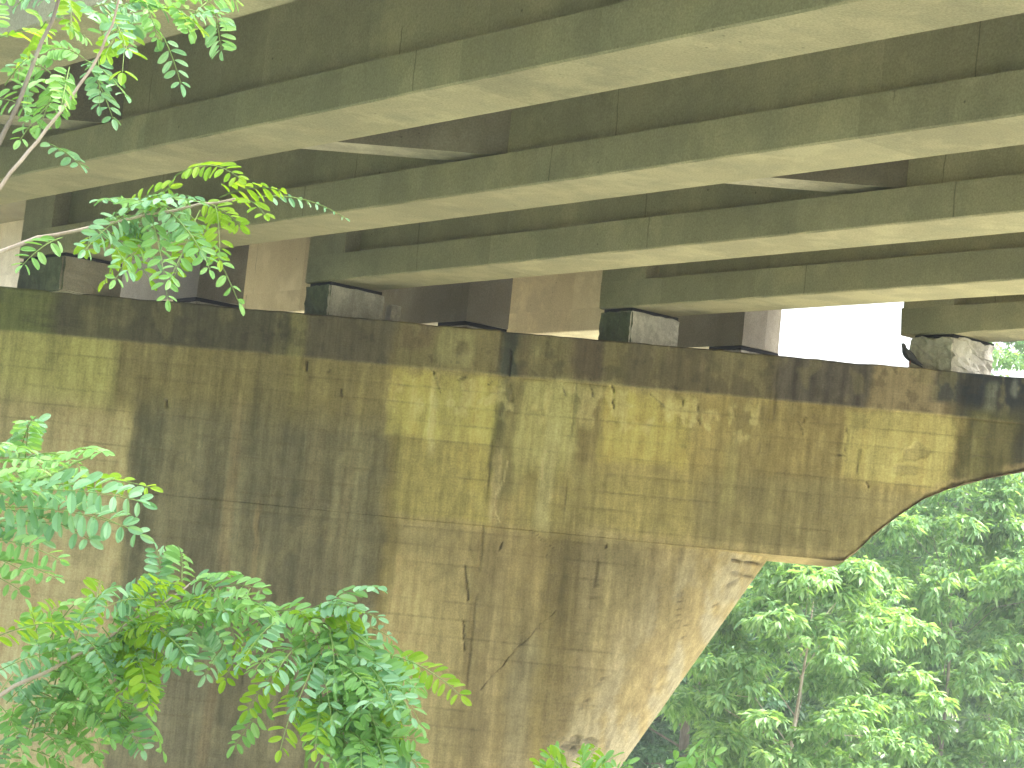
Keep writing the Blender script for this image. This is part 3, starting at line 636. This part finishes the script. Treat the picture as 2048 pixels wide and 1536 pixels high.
def tree(base, H, crown, label, kind, nclump, nros, ll, lw, seed, bark=None, trunk_r=.16, lean=(0, 0), group='trees beyond the pier', clump_r=1.0, droop=.5, npr=8, lowc=.15):
    """crown=(rx,ry,rz,cz)"""
    nros = int(nros*4.2); ll *= .72; lw *= .8; nclump = int(nclump*3.2); clump_r *= .62; rs = np.random.RandomState(seed); rr = random.Random(seed)
    base = Vector(base); root = tag(empty('tree', base), label, 'tree', group)
    rx, ry, rz, cz = crown
    mb = MB(); top = base+Vector((lean[0], lean[1], H*.93)); tp = []
    for i in range(9):
        t = i/8; tp.append(base.lerp(top, t*.78)+Vector((math.sin(t*5+seed)*.12, math.cos(t*4+seed)*.12, 0))*t - Vector((0, 0, .3 if i == 0 else 0)))
    mb.tube(tp, [trunk_r*(1-.85*i/8)*(1.25 if i == 0 else 1) for i in range(9)], 10); mb.build('trunk', bark or M['bark'], root, True)
    cen = []
    lm = MB()
    for j in range(nclump):
        th = rr.random()*2*math.pi; ph = math.asin(rr.uniform(-.9, 1)); r = rr.uniform(.55, 1)
        p = Vector((base.x+lean[0]*.7+rx*r*math.cos(th)*math.cos(ph), base.y+lean[1]*.7+ry*r*math.sin(th)*math.cos(ph), base.z+cz+rz*r*math.sin(ph)))
        cen.append(p)
        if j % 7: continue
        tz = max(.2, min(.9, (p.z-base.z-.3)/H*.92)); s0 = base.lerp(top, tz)
        mid = s0.lerp(p, .5)+Vector((rr.uniform(-.2, .2), rr.uniform(-.2, .2), rr.uniform(0, .5)))
        lm.tube([s0, mid, p], [trunk_r*.22*(1-tz*.6), trunk_r*.12*(1-tz*.5), .006], 5, cap=False)
    lm.build('limbs', bark or M['bark'], root)
    cen = np.array([tuple(p) for p in cen]); sz = rs.uniform(.6, 1.25, nclump)*clump_r
    which = rs.randint(0, nclump, nros)
    g = rs.normal(size=(nros, 3)); g /= np.linalg.norm(g, axis=1, keepdims=True); g *= (rs.rand(nros)**.45)[:, None]
    g *= np.array([1.15, 1.15, .62]); P = cen[which]+g*sz[which][:, None]
    outv = g/np.linalg.norm(g, axis=1, keepdims=True)
    V, F = leaf_cards(P, outv, npr, ll, lw, droop, rs)
    me = np_mesh('crown', V, F); o = link('crown', me, kind, root); o['kind'] = 'stuff'
    return root
def tb(px, Y):                                     # foot of a tree seen in direction px
    p = atY(px, 1200, Y); return (p.x, p.y, float(gz(np.array(p.x), np.array(p.y))))
tree(tb(1612, 33), 7.0, (2.0, 1.6, 3.1, 3.6), 'light green tree with drooping leaf tufts and pale thin trunk close behind the pier', M['tree_light'], 46, 900, .21, .040, 3, M['twig'], .06, clump_r=.5)
tree(tb(1900, 36), 8.6, (2.0, 1.6, 3.7, 4.7), 'bright leafy tree below the curved end of the pier cap', M['tree_light'], 50, 1000, .20, .040, 5, M['bark'], .06, clump_r=.52)
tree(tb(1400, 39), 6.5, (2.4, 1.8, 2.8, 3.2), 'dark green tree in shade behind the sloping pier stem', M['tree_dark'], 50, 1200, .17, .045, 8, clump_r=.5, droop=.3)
tree(tb(1740, 43), 9.2, (2.6, 2.2, 3.7, 5.2), 'mid green tree rising behind the curved underside of the cap', M['tree_mid'], 60, 1500, .18, .045, 13, clump_r=.55)
tree(tb(2110, 41), 13.5, (2.6, 2.2, 5.6, 7.6), 'tall yellow green tree at the right edge rising above the cap', M['tree_light'], 84, 1800, .18, .045, 17, clump_r=.6)
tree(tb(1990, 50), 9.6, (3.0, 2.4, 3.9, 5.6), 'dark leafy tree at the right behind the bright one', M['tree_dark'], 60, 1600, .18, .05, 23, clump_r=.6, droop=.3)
tree(tb(1560, 52), 8.8, (3.4, 2.4, 3.8, 5.0), 'distant mid green tree seen just under the cap corner', M['tree_mid'], 60, 1500, .2, .05, 29, clump_r=.65)
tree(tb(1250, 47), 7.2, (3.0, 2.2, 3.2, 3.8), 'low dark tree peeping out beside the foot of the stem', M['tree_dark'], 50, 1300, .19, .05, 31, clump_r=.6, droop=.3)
tree(tb(2420, 44), 13, (3.4, 3, 5.6, 7.0), 'tall tree outside the right edge of the view', M['tree_mid'], 60, 1500, .2, .05, 37, clump_r=.8)
tree(tb(2800, 38), 12, (3.4, 3, 5, 6.6), 'second tall tree outside the right edge of the view', M['tree_light'], 60, 1400, .2, .05, 41, clump_r=.8)
# far wood closing the view
rs = np.random.RandomState(99); P = []
for j in range(1500):
    x = rs.uniform(-46, 56); y = rs.uniform(58, 74); top = 8.9+1.2*math.sin(x*.35)+(2.5 if x > 22 else 0)
    z = rs.uniform(.3, top); nn = 30; q = rs.normal(size=(nn, 3))*np.array([1.3, 1.3, .7])*.75; P.append(q+np.array([x, y, z]))
P = np.concatenate(P); V, F = leaf_cards(P, np.zeros_like(P)+np.array([0, -.5, .2]), 7, .34, .11, .4, rs)
tag(link('far_wood', np_mesh('far_wood', V, F), M['tree_mid']), 'dense dark green wood filling the background below the cap', 'wood', kind='stuff')
# unseen wood added behind left of the viewer to shade girder sides
P = []
for j in range(110):
    a = rs.uniform(.0, 1.0); x = rs.uniform(-24, -9) if a < .55 else rs.uniform(-24, 5); y = rs.uniform(-14, 3) if a < .55 else rs.uniform(-20, -8)
    z = 2.2*(1 if y < 8 else .4)+rs.uniform(0, 11); P.append(rs.normal(size=(9, 3))*np.array([1.2, 1.2, .8])+np.array([x, y, z]))
P = np.concatenate(P); V, F = leaf_cards(P, np.zeros_like(P)+np.array([.3, .3, .2]), 7, .6, .22, .4, rs)
tag(link('added_shade_wood', np_mesh('added_shade_wood', V, F), M['tree_dark']), 'unseen dark wood added left of the view to block low sky light', 'wood', kind='stuff')
# undergrowth in front of the trees
P = []
for j in range(300):
    x = rs.uniform(1.5, 22); y = rs.uniform(29, 46); zb0 = float(gz(np.array(x), np.array(y))); z = zb0+rs.uniform(.1, 1.9)
    P.append(rs.normal(size=(14, 3))*np.array([.5, .5, .28])+np.array([x, y, z]))
P = np.concatenate(P); V, F = leaf_cards(P, np.zeros_like(P)+np.array([0, -.3, .3]), 7, .2, .06, .4, rs)
tag(link('undergrowth', np_mesh('undergrowth', V, F), M['tree_mid']), 'low tangled green undergrowth at the feet of the trees', 'undergrowth', kind='stuff')

# thin summer haze in the air
mb = MB(); mb.prism([(-120, -60), (120, -60), (120, 130), (-120, 130)], -6, 24)
m_, n, o = mat('haze_air'); pv = N(n, 'ShaderNodeVolumePrincipled'); pv.inputs['Color'].default_value = (.93, .97, 1, 1); pv.inputs['Density'].default_value = .0026; pv.inputs['Anisotropy'].default_value = .3
n.links.new(pv.outputs[0], o.inputs['Volume']); tag(mb.build('haze', m_), 'thin pale summer haze filling the air', 'haze', kind='stuff')
# ------------------------------------------------------------------ locust saplings in front (leaves seen at 4 to 6 m)
def leaflet_mesh(name, m_, fold):
    L, W_ = 1.0, .225; st = [(0, 0), (.12, .5), (.3, .86), (.55, 1.0), (.8, .84), (.94, .45), (1.0, 0)]
    vs = []; fs = []
    for i, (a, b) in enumerate(st): vs.append((a*L, 0, -.10*a*a-.02))
    nL = len(st)
    for sgn in (1, -1):
        for i in range(1, nL-1): vs.append((st[i][0]*L, sgn*st[i][1]*W_, fold*st[i][1]*W_-.10*st[i][0]**2))
    A, B = nL, nL+nL-2
    fs.append((0, 1, A)); fs += [(i, i+1, A+i, A+i-1) for i in range(1, nL-2)]; fs.append((nL-2, nL-1, A+nL-3))
    fs.append((0, B, 1)); fs += [(i, B+i-1, B+i, i+1) for i in range(1, nL-2)]; fs.append((nL-2, B+nL-3, nL-1))
    me = bpy.data.meshes.new(name); me.from_pydata(vs, [], fs); me.materials.append(m_); me.update(); return me
KM = {'b': M['leaf_blue'], 'g': M['leaf_mid'], 'l': M['leaf_lime']}
LM = {k: leaflet_mesh('leaflet', KM[k], .35) for k in KM}
LV = {k: ([v.co.copy() for v in LM[k].vertices], [tuple(p.vertices) for p in LM[k].polygons]) for k in KM}
KI = {'b': 0, 'g': 1, 'l': 2}
class Sapling:
    def __init__(s, base, trunk_pts, label, twigm=None):
        s.root = tag(empty('locust_tree', base), label, 'tree'); s.n = 0; s.pend = []; s.bulk = MB(); s.loc = Vector(base); s.tw = twigm or M['twig']
        mb = MB(); mb.tube(trunk_pts, [.05*(1-.7*i/(len(trunk_pts)-1)) for i in range(len(trunk_pts))], 10); mb.build('trunk', M['bark'], s.root, True)
    def branch(s, pts, r0, r1, m_=None):
        mb = MB(); n = len(pts); P = []
        for i in range(n-1):                         # small knees between nodes
            for t in (0, .5): P.append(pts[i].lerp(pts[i+1], t)+Vector((random.uniform(-1, 1), 0, random.uniform(-1, 1)))*.004*(1 if t else 0))
        P.append(pts[-1]); k = len(P)
        mb.tube(P, [r0+(r1-r0)*i/(k-1) for i in range(k)], 7); mb.build('branch', m_ or s.tw, s.root, True)
    def leaf(s, p0, p1, kind, ll=.036, pairs=7, sag=.15, roll=None, young=False):
        s.pend.append((p0, p1, kind, ll, pairs, sag, roll, young))
    def finish(s):
        # nearest/largest first become separate objects
        order = sorted(s.pend, key=lambda a: -(a[3]*a[4]))
        for (p0, p1, kind, ll, pairs, sag, roll, young) in order:
            ax = p1-p0; L = ax.length; axn = ax.normalized()
            view = (p0-CAM).normalized()
            up = Vector((0, 0, 1)) - axn*axn.z
            if up.length < .2: up = Vector((0, -1, .3))
            up.normalize(); roll = random.uniform(-.9, .9) if roll is None else roll
            nrm = up*math.cos(roll) + axn.cross(up)*math.sin(roll)
            nrm = (nrm*.75 - view*.55).normalized()
            def pos(t): return p0 + ax*t + Vector((0, 0, 1))*(sag*L*4*t*(1-t)*.5)
            P = [pos(i/8) for i in range(9)]
            mb = MB(); mb.tube(P, [.0016*(1-.6*i/8) for i in range(9)], 4)
            k = pairs; items = []
            for i in range(k):
                t = .16+.80*i/(k-1); q = pos(t); tg = (pos(min(1, t+.05))-pos(t-.05)).normalized(); sd_ = nrm.cross(tg).normalized(); nn = tg.cross(sd_).normalized()
                sc = ll*(.80+.3*math.sin(math.pi*min(1, t*1.05)))*random.uniform(.9, 1.1)*(1-.45*max(0, t-.7) if not young else 1-.7*t)
                for sg in (-1, 1):
                    if random.random() < .04: continue
                    dr = (sd_*sg*math.cos(.45)+tg*math.sin(.42+random.uniform(-.15, .15))-nn*random.uniform(-.05, .35)-Vector((0, 0, random.uniform(0, .25)))).normalized()
                    items.append((q+dr*.003, dr, nn, sc))
            items.append((pos(1), (pos(1)-pos(.95)).normalized(), nrm, ll*(.9 if not young else .4)))
            mats = []
            for q, dr, nn, sc in items:
                y_ = nn.cross(dr).normalized(); z_ = dr.cross(y_); tw = random.uniform(-.75, .75)
                y2 = y_*math.cos(tw)+z_*math.sin(tw); z2 = dr.cross(y2)
                mt = Matrix((dr*sc, y2*sc*random.uniform(.85, 1.1), z2*sc)).transposed().to_4x4(); mt.translation = q; mats.append(mt)
            if s.n+len(mats) <= 298:
                lo = mb.build('leaf', M['stalk'], s.root); s.n += len(mats)
                for mt in mats:
                    ob = bpy.data.objects.new('leaflet', LM[kind]); COL.objects.link(ob); ob.parent = lo
                    ob.matrix_parent_inverse = Matrix.Identity(4); ob.matrix_basis = lo_inv(lo) @ mt
            else:
                s.bulk.add(mb.v, mb.f, 3)
                vs, fs = LV[kind]
                for mt in mats: s.bulk.add([mt@v for v in vs], fs, KI[kind])
        if s.bulk.v:
            o = s.bulk.build('foliage', [M['leaf_blue'], M['leaf_mid'], M['leaf_lime'], M['stalk']], s.root); o['kind'] = 'stuff'
def lo_inv(lo):
    return (lo.parent.matrix_basis @ lo.matrix_parent_inverse @ lo.matrix_basis).inverted()
def D(x, y, d): return atD(x, y, d)
def spray(s, poly, kinds, length=(90, 150), gap=26, down=.7, jit=18, dj=.25, ll=.036, start=.1, pairs=(6, 9), both=True):
    """leaves leaving a twig polyline [(x,y,d),...] alternately, in photo-direction units"""
    pts = [Vector(p) for p in poly]; seg = [(pts[i+1]-pts[i]).length for i in range(len(pts)-1)]; tot = sum(Vector((pts[i+1][0]-pts[i][0], pts[i+1][1]-pts[i][1])).length for i in range(len(pts)-1))
    k = max(2, int(tot/gap)); sgn = 1
    for j in range(k):
        t = start+(1-start)*j/(k-1); a = t*(len(pts)-1); i = min(int(a), len(pts)-2); f = a-i
        p = pts[i].lerp(pts[i+1], f); tg = Vector((pts[i+1][0]-pts[i][0], pts[i+1][1]-pts[i][1])).normalized()
        nr = Vector((-tg.y, tg.x)); sgn = -sgn
        ang = random.uniform(.5, 1.2) if both else random.uniform(.2, 1.3)
        dr = tg*math.cos(ang)+nr*math.sin(ang)*sgn; dr = (dr+Vector((0, down))*random.uniform(.4, 1.2)).normalized()
        L = random.uniform(*length)*(1-.35*t*(random.random()))
        q = (p[0]+random.uniform(-3, 3), p[1]+random.uniform(-3, 3)); e = (q[0]+dr.x*L, q[1]+dr.y*L)
        s.leaf(D(q[0], q[1], p[2]), D(e[0], e[1], p[2]+random.uniform(-dj, dj)), random.choice(kinds), ll*random.uniform(.85, 1.1), random.randint(*pairs), random.uniform(.05, .3))
def gp(x, y): return Vector((x, y, float(gz(np.array(x), np.array(y)))))

# upper left sapling: two leaning stems in the corner
b = D(-160, 700, 5.0); base = gp(b.x-.15, b.y)
A = Sapling(base, [base-Vector((0, 0, .2)), base.lerp(b, .5)+Vector((.05, 0, 0)), b, D(-130, 420, 5.0), D(-60, 420, 5)], 'locust sapling with pale bare stems and leaves in the top left corner')
A.branch([D(-130, 470, 4.75), D(0, 376, 4.75), D(45, 318, 4.75), D(75, 283, 4.75), D(120, 225, 4.75), D(160, 168, 4.75), D(203, 100, 4.75), D(225, 50, 4.75), D(245, -40, 4.75)], .005, .0026)
A.branch([D(-80, 420, 4.8), D(0, 284, 4.8), D(22, 240, 4.8), D(58, 150, 4.8), D(85, 80, 4.8), D(116, 4, 4.8), D(135, -60, 4.8)], .006, .004, M['bark'])
spray(A, [(100, 40, 5.1), (50, 60, 5.0), (-30, 70, 5)], 'bgl', (70, 100), 55, .2)
spray(A, [(205, 100, 5), (150, 130, 4.9), (60, 160, 4.9)], 'bbg', (70, 110), 30, .5)
spray(A, [(240, -20, 5), (300, 10, 4.95), (360, 20, 4.9), (430, 30, 4.9)], 'ggb', (60, 100), 30, .5)
spray(A, [(200, 100, 5), (215, 60, 5), (245, -20, 5)], 'bgb', (60, 90), 22, .4)
spray(A, [(60, -30, 5.2), (150, 10, 5.2), (240, 20, 5.2)], 'bbl', (60, 90), 44, .5)
spray(A, [(-60, -30, 5.3), (0, 10, 5.3), (70, 30, 5.3), (120, 30, 5.3)], 'ggb', (60, 90), 30, .3)
for a in [((325, 70), (362, 168), 'b', 5), ((175, 130), (226, 238), 'b', 7), ((120, 150), (80, 255), 'g', 6), ((90, 285), (160, 330), 'b', 5), ((130, 150), (118, 230), 'g', 6), ((110, 200), (40, 280), 'g', 5),
          ((250, 60), (245, 145), 'l', 3), ((0, 75), (95, 60), 'l', 6), ((10, 170), (60, 115), 'b', 5), ((300, 20), (450, 42), 'b', 8), ((170, 120), (250, 190), 'b', 6), ((210, 20), (255, 100), 'b', 7), ((30, 180), (130, 160), 'g', 6),
          ((260, 30), (210, 110), 'l', 6), ((340, 15), (400, 60), 'l', 6), ((380, 30), (440, 20), 'b', 5), ((-20, 200), (50, 215), 'g', 5)]:
    A.leaf(D(*a[0], 4.95), D(*a[1], 4.85+random.uniform(-.1, .1)), a[2], .036 if a[3] > 3 else .05, a[3], .1)
A.finish()
# middle left sapling: the cluster in front of the girder end
b = D(-200, 800, 5.0); base = gp(b.x-.5, b.y+.3)
B = Sapling(base, [base-Vector((0, 0, .2)), base.lerp(b, .6), b, D(-190, 560, 5.0), D(-160, 470, 5)], 'locust sapling whose single leafy branch hangs before the left girder end')
B.branch([D(-180, 545, 5), D(-60, 525, 5), D(0, 504, 5), D(75, 475, 5), D(150, 462, 5), D(200, 450, 5), D(290, 430, 5), D(400, 408, 4.95), D(470, 398, 4.9)], .006, .0025)
B.branch([D(200, 450, 5), D(260, 420, 5), D(345, 372, 5), D(352, 350, 5)], .003, .0015, M['stalk'])
for a in [((170, 465), (400, 405), 'b', 9), ((180, 450), (260, 545), 'b', 6), ((205, 455), (300, 560), 'l', 8), ((300, 440), (210, 560), 'l', 8), ((260, 430), (170, 500), 'b', 7), ((300, 430), (335, 600), 'g', 8),
          ((380, 430), (478, 606), 'g', 8), ((400, 420), (350, 550), 'l', 8), ((430, 410), (440, 520), 'l', 9), ((350, 352), (478, 356), 'l', 9), ((440, 395), (560, 380), 'l', 7), ((510, 395), (690, 436), 'b', 9),
          ((470, 400), (530, 430), 'l', 5), ((330, 420), (200, 400), 'b', 7), ((350, 420), (250, 400), 'g', 7), ((380, 400), (330, 480), 'b', 8), ((260, 440), (300, 500), 'b', 8), ((320, 410), (400, 500), 'b', 8),
          ((220, 450), (360, 470), 'b', 7), ((180, 470), (175, 500), 'l', 4), ((125, 475), (45, 530), 'g', 6), ((280, 400), (390, 395), 'b', 7), ((250, 420), (340, 375), 'l', 6), ((400, 400), (480, 450), 'l', 8), ((400, 450), (340, 560), 'g', 7), ((300, 480), (230, 560), 'g', 6),
          ((230, 430), (310, 520), 'b', 7), ((350, 440), (420, 540), 'g', 7), ((300, 400), (260, 490), 'b', 7)]:
    B.leaf(D(*a[0], 5), D(*a[1], 4.9+random.uniform(-.15, .15)), a[2], .036, a[3], .12 if a[3] < 9 else .2, young=(a[0] == (510, 395)))
B.finish()
# lower middle-left: layered pale fronds
b = D(-260, 1250, 4.6); base = gp(b.x-.4, b.y+.2)
Cc = Sapling(base, [base-Vector((0, 0, .2)), base.lerp(b, .6), b, D(-200, 1050, 4.6)], 'locust sapling with layered pale fronds at the left edge of the picture')
Cc.branch([D(-210, 1080, 4.6), D(-60, 1000, 4.6), D(40, 970, 4.6), D(90, 955, 4.6), D(150, 925, 4.6), D(200, 905, 4.6)], .006, .002, M['stalk'])
spray(Cc, [(-120, 990, 4.7), (0, 940, 4.7), (60, 915, 4.7)], 'ggb', (90, 150), 16, .1)
for a in [((-60, 960), (100, 940), 'g', 8), ((-80, 1000), (270, 1000), 'b', 11), ((-60, 1020), (255, 1055), 'b', 11), ((-100, 1060), (130, 1050), 'b', 8), ((60, 970), (285, 1005), 'b', 9), ((100, 960), (300, 975), 'l', 11), ((120, 915), (205, 905), 'g', 7),
          ((-100, 900), (60, 900), 'g', 8), ((-60, 1080), (120, 1120), 'g', 9), ((-50, 1120), (110, 1155), 'g', 8), ((-100, 1100), (60, 1150), 'g', 8), ((-80, 970), (110, 990), 'b', 9), ((-90, 1040), (80, 1080), 'b', 8), ((40, 1000), (280, 1070), 'b', 8), ((-50, 930), (120, 925), 'g', 8),
          ((-120, 880), (30, 895), 'b', 8), ((-90, 1130), (40, 1180), 'g', 7), ((20, 1020), (180, 1080), 'b', 7)]:
    Cc.leaf(D(*a[0], 4.5), D(*a[1], 4.4+random.uniform(-.15, .1)), a[2], .042 if a[2] == 'b' else .034, a[3], .10)
Cc.finish()
# bottom left big mass
b = D(-200, 1650, 4.8); base = gp(b.x-.2, b.y)
Dd = Sapling(base, [base-Vector((0, 0, .2)), base.lerp(b, .5), b, D(-160, 1480, 4.8)], 'bushy locust sapling filling the bottom left corner')
Dd.branch([D(-170, 1480, 4.8), D(-60, 1420, 4.8), D(0, 1392, 4.8), D(60, 1358, 4.8), D(110, 1335, 4.8), D(200, 1290, 4.8), D(280, 1230, 4.8), D(330, 1205, 4.8), D(390, 1160, 4.8)], .006, .002)
Dd.branch([D(-60, 1700, 5), D(0, 1520, 5), D(40, 1470, 5), D(100, 1420, 5), D(150, 1380, 5)], .005, .002, M['bark'])
Dd.branch([D(330, 1206, 4.8), D(420, 1200, 4.8), D(500, 1230, 4.8), D(560, 1225, 4.8)], .003, .0015, M['stalk'])
spray(Dd, [(20, 1290, 4.8), (150, 1270, 4.8), (280, 1230, 4.8), (380, 1170, 4.8)], 'gbbl', (90, 140), 21, .45)
spray(Dd, [(40, 1370, 4.8), (140, 1320, 4.8), (300, 1250, 4.75), (430, 1230, 4.7), (540, 1240, 4.7)], 'bgg', (80, 130), 20, .7)
spray(Dd, [(40, 1500, 4.9), (110, 1420, 4.9), (200, 1360, 4.85), (300, 1330, 4.8)], 'ggb', (80, 120), 20, .8)
spray(Dd, [(-60, 1560, 4.9), (60, 1500, 4.9), (180, 1440, 4.9), (260, 1420, 4.9)], 'ggb', (80, 120), 17, .5)
spray(Dd, [(-40, 1420, 4.9), (60, 1400, 4.9), (120, 1360, 4.9)], 'gb', (90, 140), 14, .5)
spray(Dd, [(100, 1340, 4.85), (220, 1300, 4.8), (330, 1260, 4.8)], 'gl', (70, 120), 14, .7)
for a in [((-40, 1290), (170, 1250), 'l', 10), ((330, 1200), (350, 1165), 'l', 5), ((380, 1190), (525, 1180), 'g', 8), ((390, 1165), (460, 1145), 'g', 6), ((330, 1215), (530, 1205), 'g', 9), ((300, 1200), (210, 1215), 'b', 6),
          ((400, 1240), (535, 1215), 'g', 8), ((460, 1270), (410, 1350), 'b', 7), ((500, 1260), (450, 1360), 'l', 8), ((400, 1240), (340, 1340), 'b', 7), ((270, 1300), (300, 1410), 'l', 7), ((330, 1310), (230, 1400), 'l', 7), ((0, 1340), (140, 1300), 'b', 7)]:
    Dd.leaf(D(*a[0], 4.75), D(*a[1], 4.65+random.uniform(-.12, .1)), a[2], .036, a[3], .12)
Dd.finish()
# bottom centre-left drooping cluster
b = D(560, 1760, 4.7); base = gp(b.x, b.y)
Ee = Sapling(base, [base-Vector((0, 0, .2)), base.lerp(b, .6), b, D(600, 1600, 4.7)], 'locust sapling with a drooping dome of leaves at bottom centre left')
Ee.branch([D(600, 1600, 4.7), D(615, 1500, 4.7), D(620, 1420, 4.7), D(630, 1330, 4.7), D(645, 1270, 4.7), D(640, 1235, 4.7)], .005, .002, M['stalk'])
Ee.branch([D(640, 1290, 4.7), D(700, 1275, 4.7), D(745, 1300, 4.7), D(775, 1315, 4.7)], .003, .0015, M['stalk'])
Ee.branch([D(560, 1225, 4.75), D(600, 1222, 4.75), D(640, 1240, 4.7)], .003, .002, M['stalk'])
spray(Ee, [(560, 1230, 4.7), (620, 1240, 4.7), (680, 1250, 4.7), (740, 1290, 4.7)], 'bgg', (110, 170), 9, 1.1)
spray(Ee, [(540, 1300, 4.7), (620, 1320, 4.65), (700, 1330, 4.65), (760, 1370, 4.65)], 'bgg', (110, 160), 9, 1.2)
spray(Ee, [(560, 1400, 4.7), (650, 1400, 4.6), (740, 1430, 4.6)], 'bgg', (100, 150), 10, 1.2)
spray(Ee, [(620, 1470, 4.7), (700, 1460, 4.6), (780, 1500, 4.6)], 'gb', (80, 120), 10, 1.0)
for a in [((775, 1310), (922, 1392), 'l', 10), ((640, 1240), (695, 1225), 'l', 6), ((690, 1225), (700, 1270), 'l', 6), ((640, 1240), (600, 1225), 'l', 6), ((570, 1320), (495, 1420), 'l', 8), ((545, 1400), (470, 1490), 'g', 7), ((560, 1310), (510, 1340), 'g', 5),
          ((760, 1340), (805, 1450), 'g', 8), ((770, 1400), (800, 1520), 'l', 8), ((700, 1350), (650, 1460), 'g', 8), ((600, 1380), (560, 1500), 'l', 8), ((640, 1390), (630, 1500), 'l', 7), ((690, 1290), (720, 1420), 'b', 9), ((650, 1290), (590, 1420), 'b', 9),
          ((720, 1320), (790, 1420), 'b', 9), ((600, 1290), (540, 1370), 'b', 8), ((720, 1400), (760, 1500), 'g', 8), ((660, 1440), (700, 1530), 'g', 7), ((560, 1240), (480, 1330), 'b', 8)]:
    Ee.leaf(D(*a[0], 4.65), D(*a[1], 4.55+random.uniform(-.12, .1)), a[2], .036, a[3], .14)
Ee.finish()
# bottom tips
b = D(1150, 1760, 5.2); base = gp(b.x, b.y)
Ff = Sapling(base, [base-Vector((0, 0, .2)), base.lerp(b, .7), b, D(1150, 1590, 5.2)], 'locust sapling of which only the bright tips show at bottom centre')
spray(Ff, [(1060, 1600, 5.2), (1140, 1570, 5.2), (1230, 1590, 5.2)], 'lg', (70, 110), 20, -.9)
for a in [((1150, 1570), (1100, 1512), 'l', 6), ((1160, 1570), (1165, 1508), 'g', 5), ((1160, 1570), (1225, 1515), 'g', 6), ((1130, 1580), (1080, 1530), 'l', 6), ((1340, 1590), (1350, 1520), 'g', 5), ((1340, 1590), (1430, 1510), 'g', 6), ((1340, 1590), (1390, 1500), 'g', 6)]:
    Ff.leaf(D(*a[0], 5.1), D(*a[1], 5.05), a[2], .04, a[3], .1)
Ff.branch([D(1150, 1600, 5.2), D(1250, 1620, 5.15), D(1340, 1590, 5.1)], .004, .002, M['stalk'])
Ff.finish()
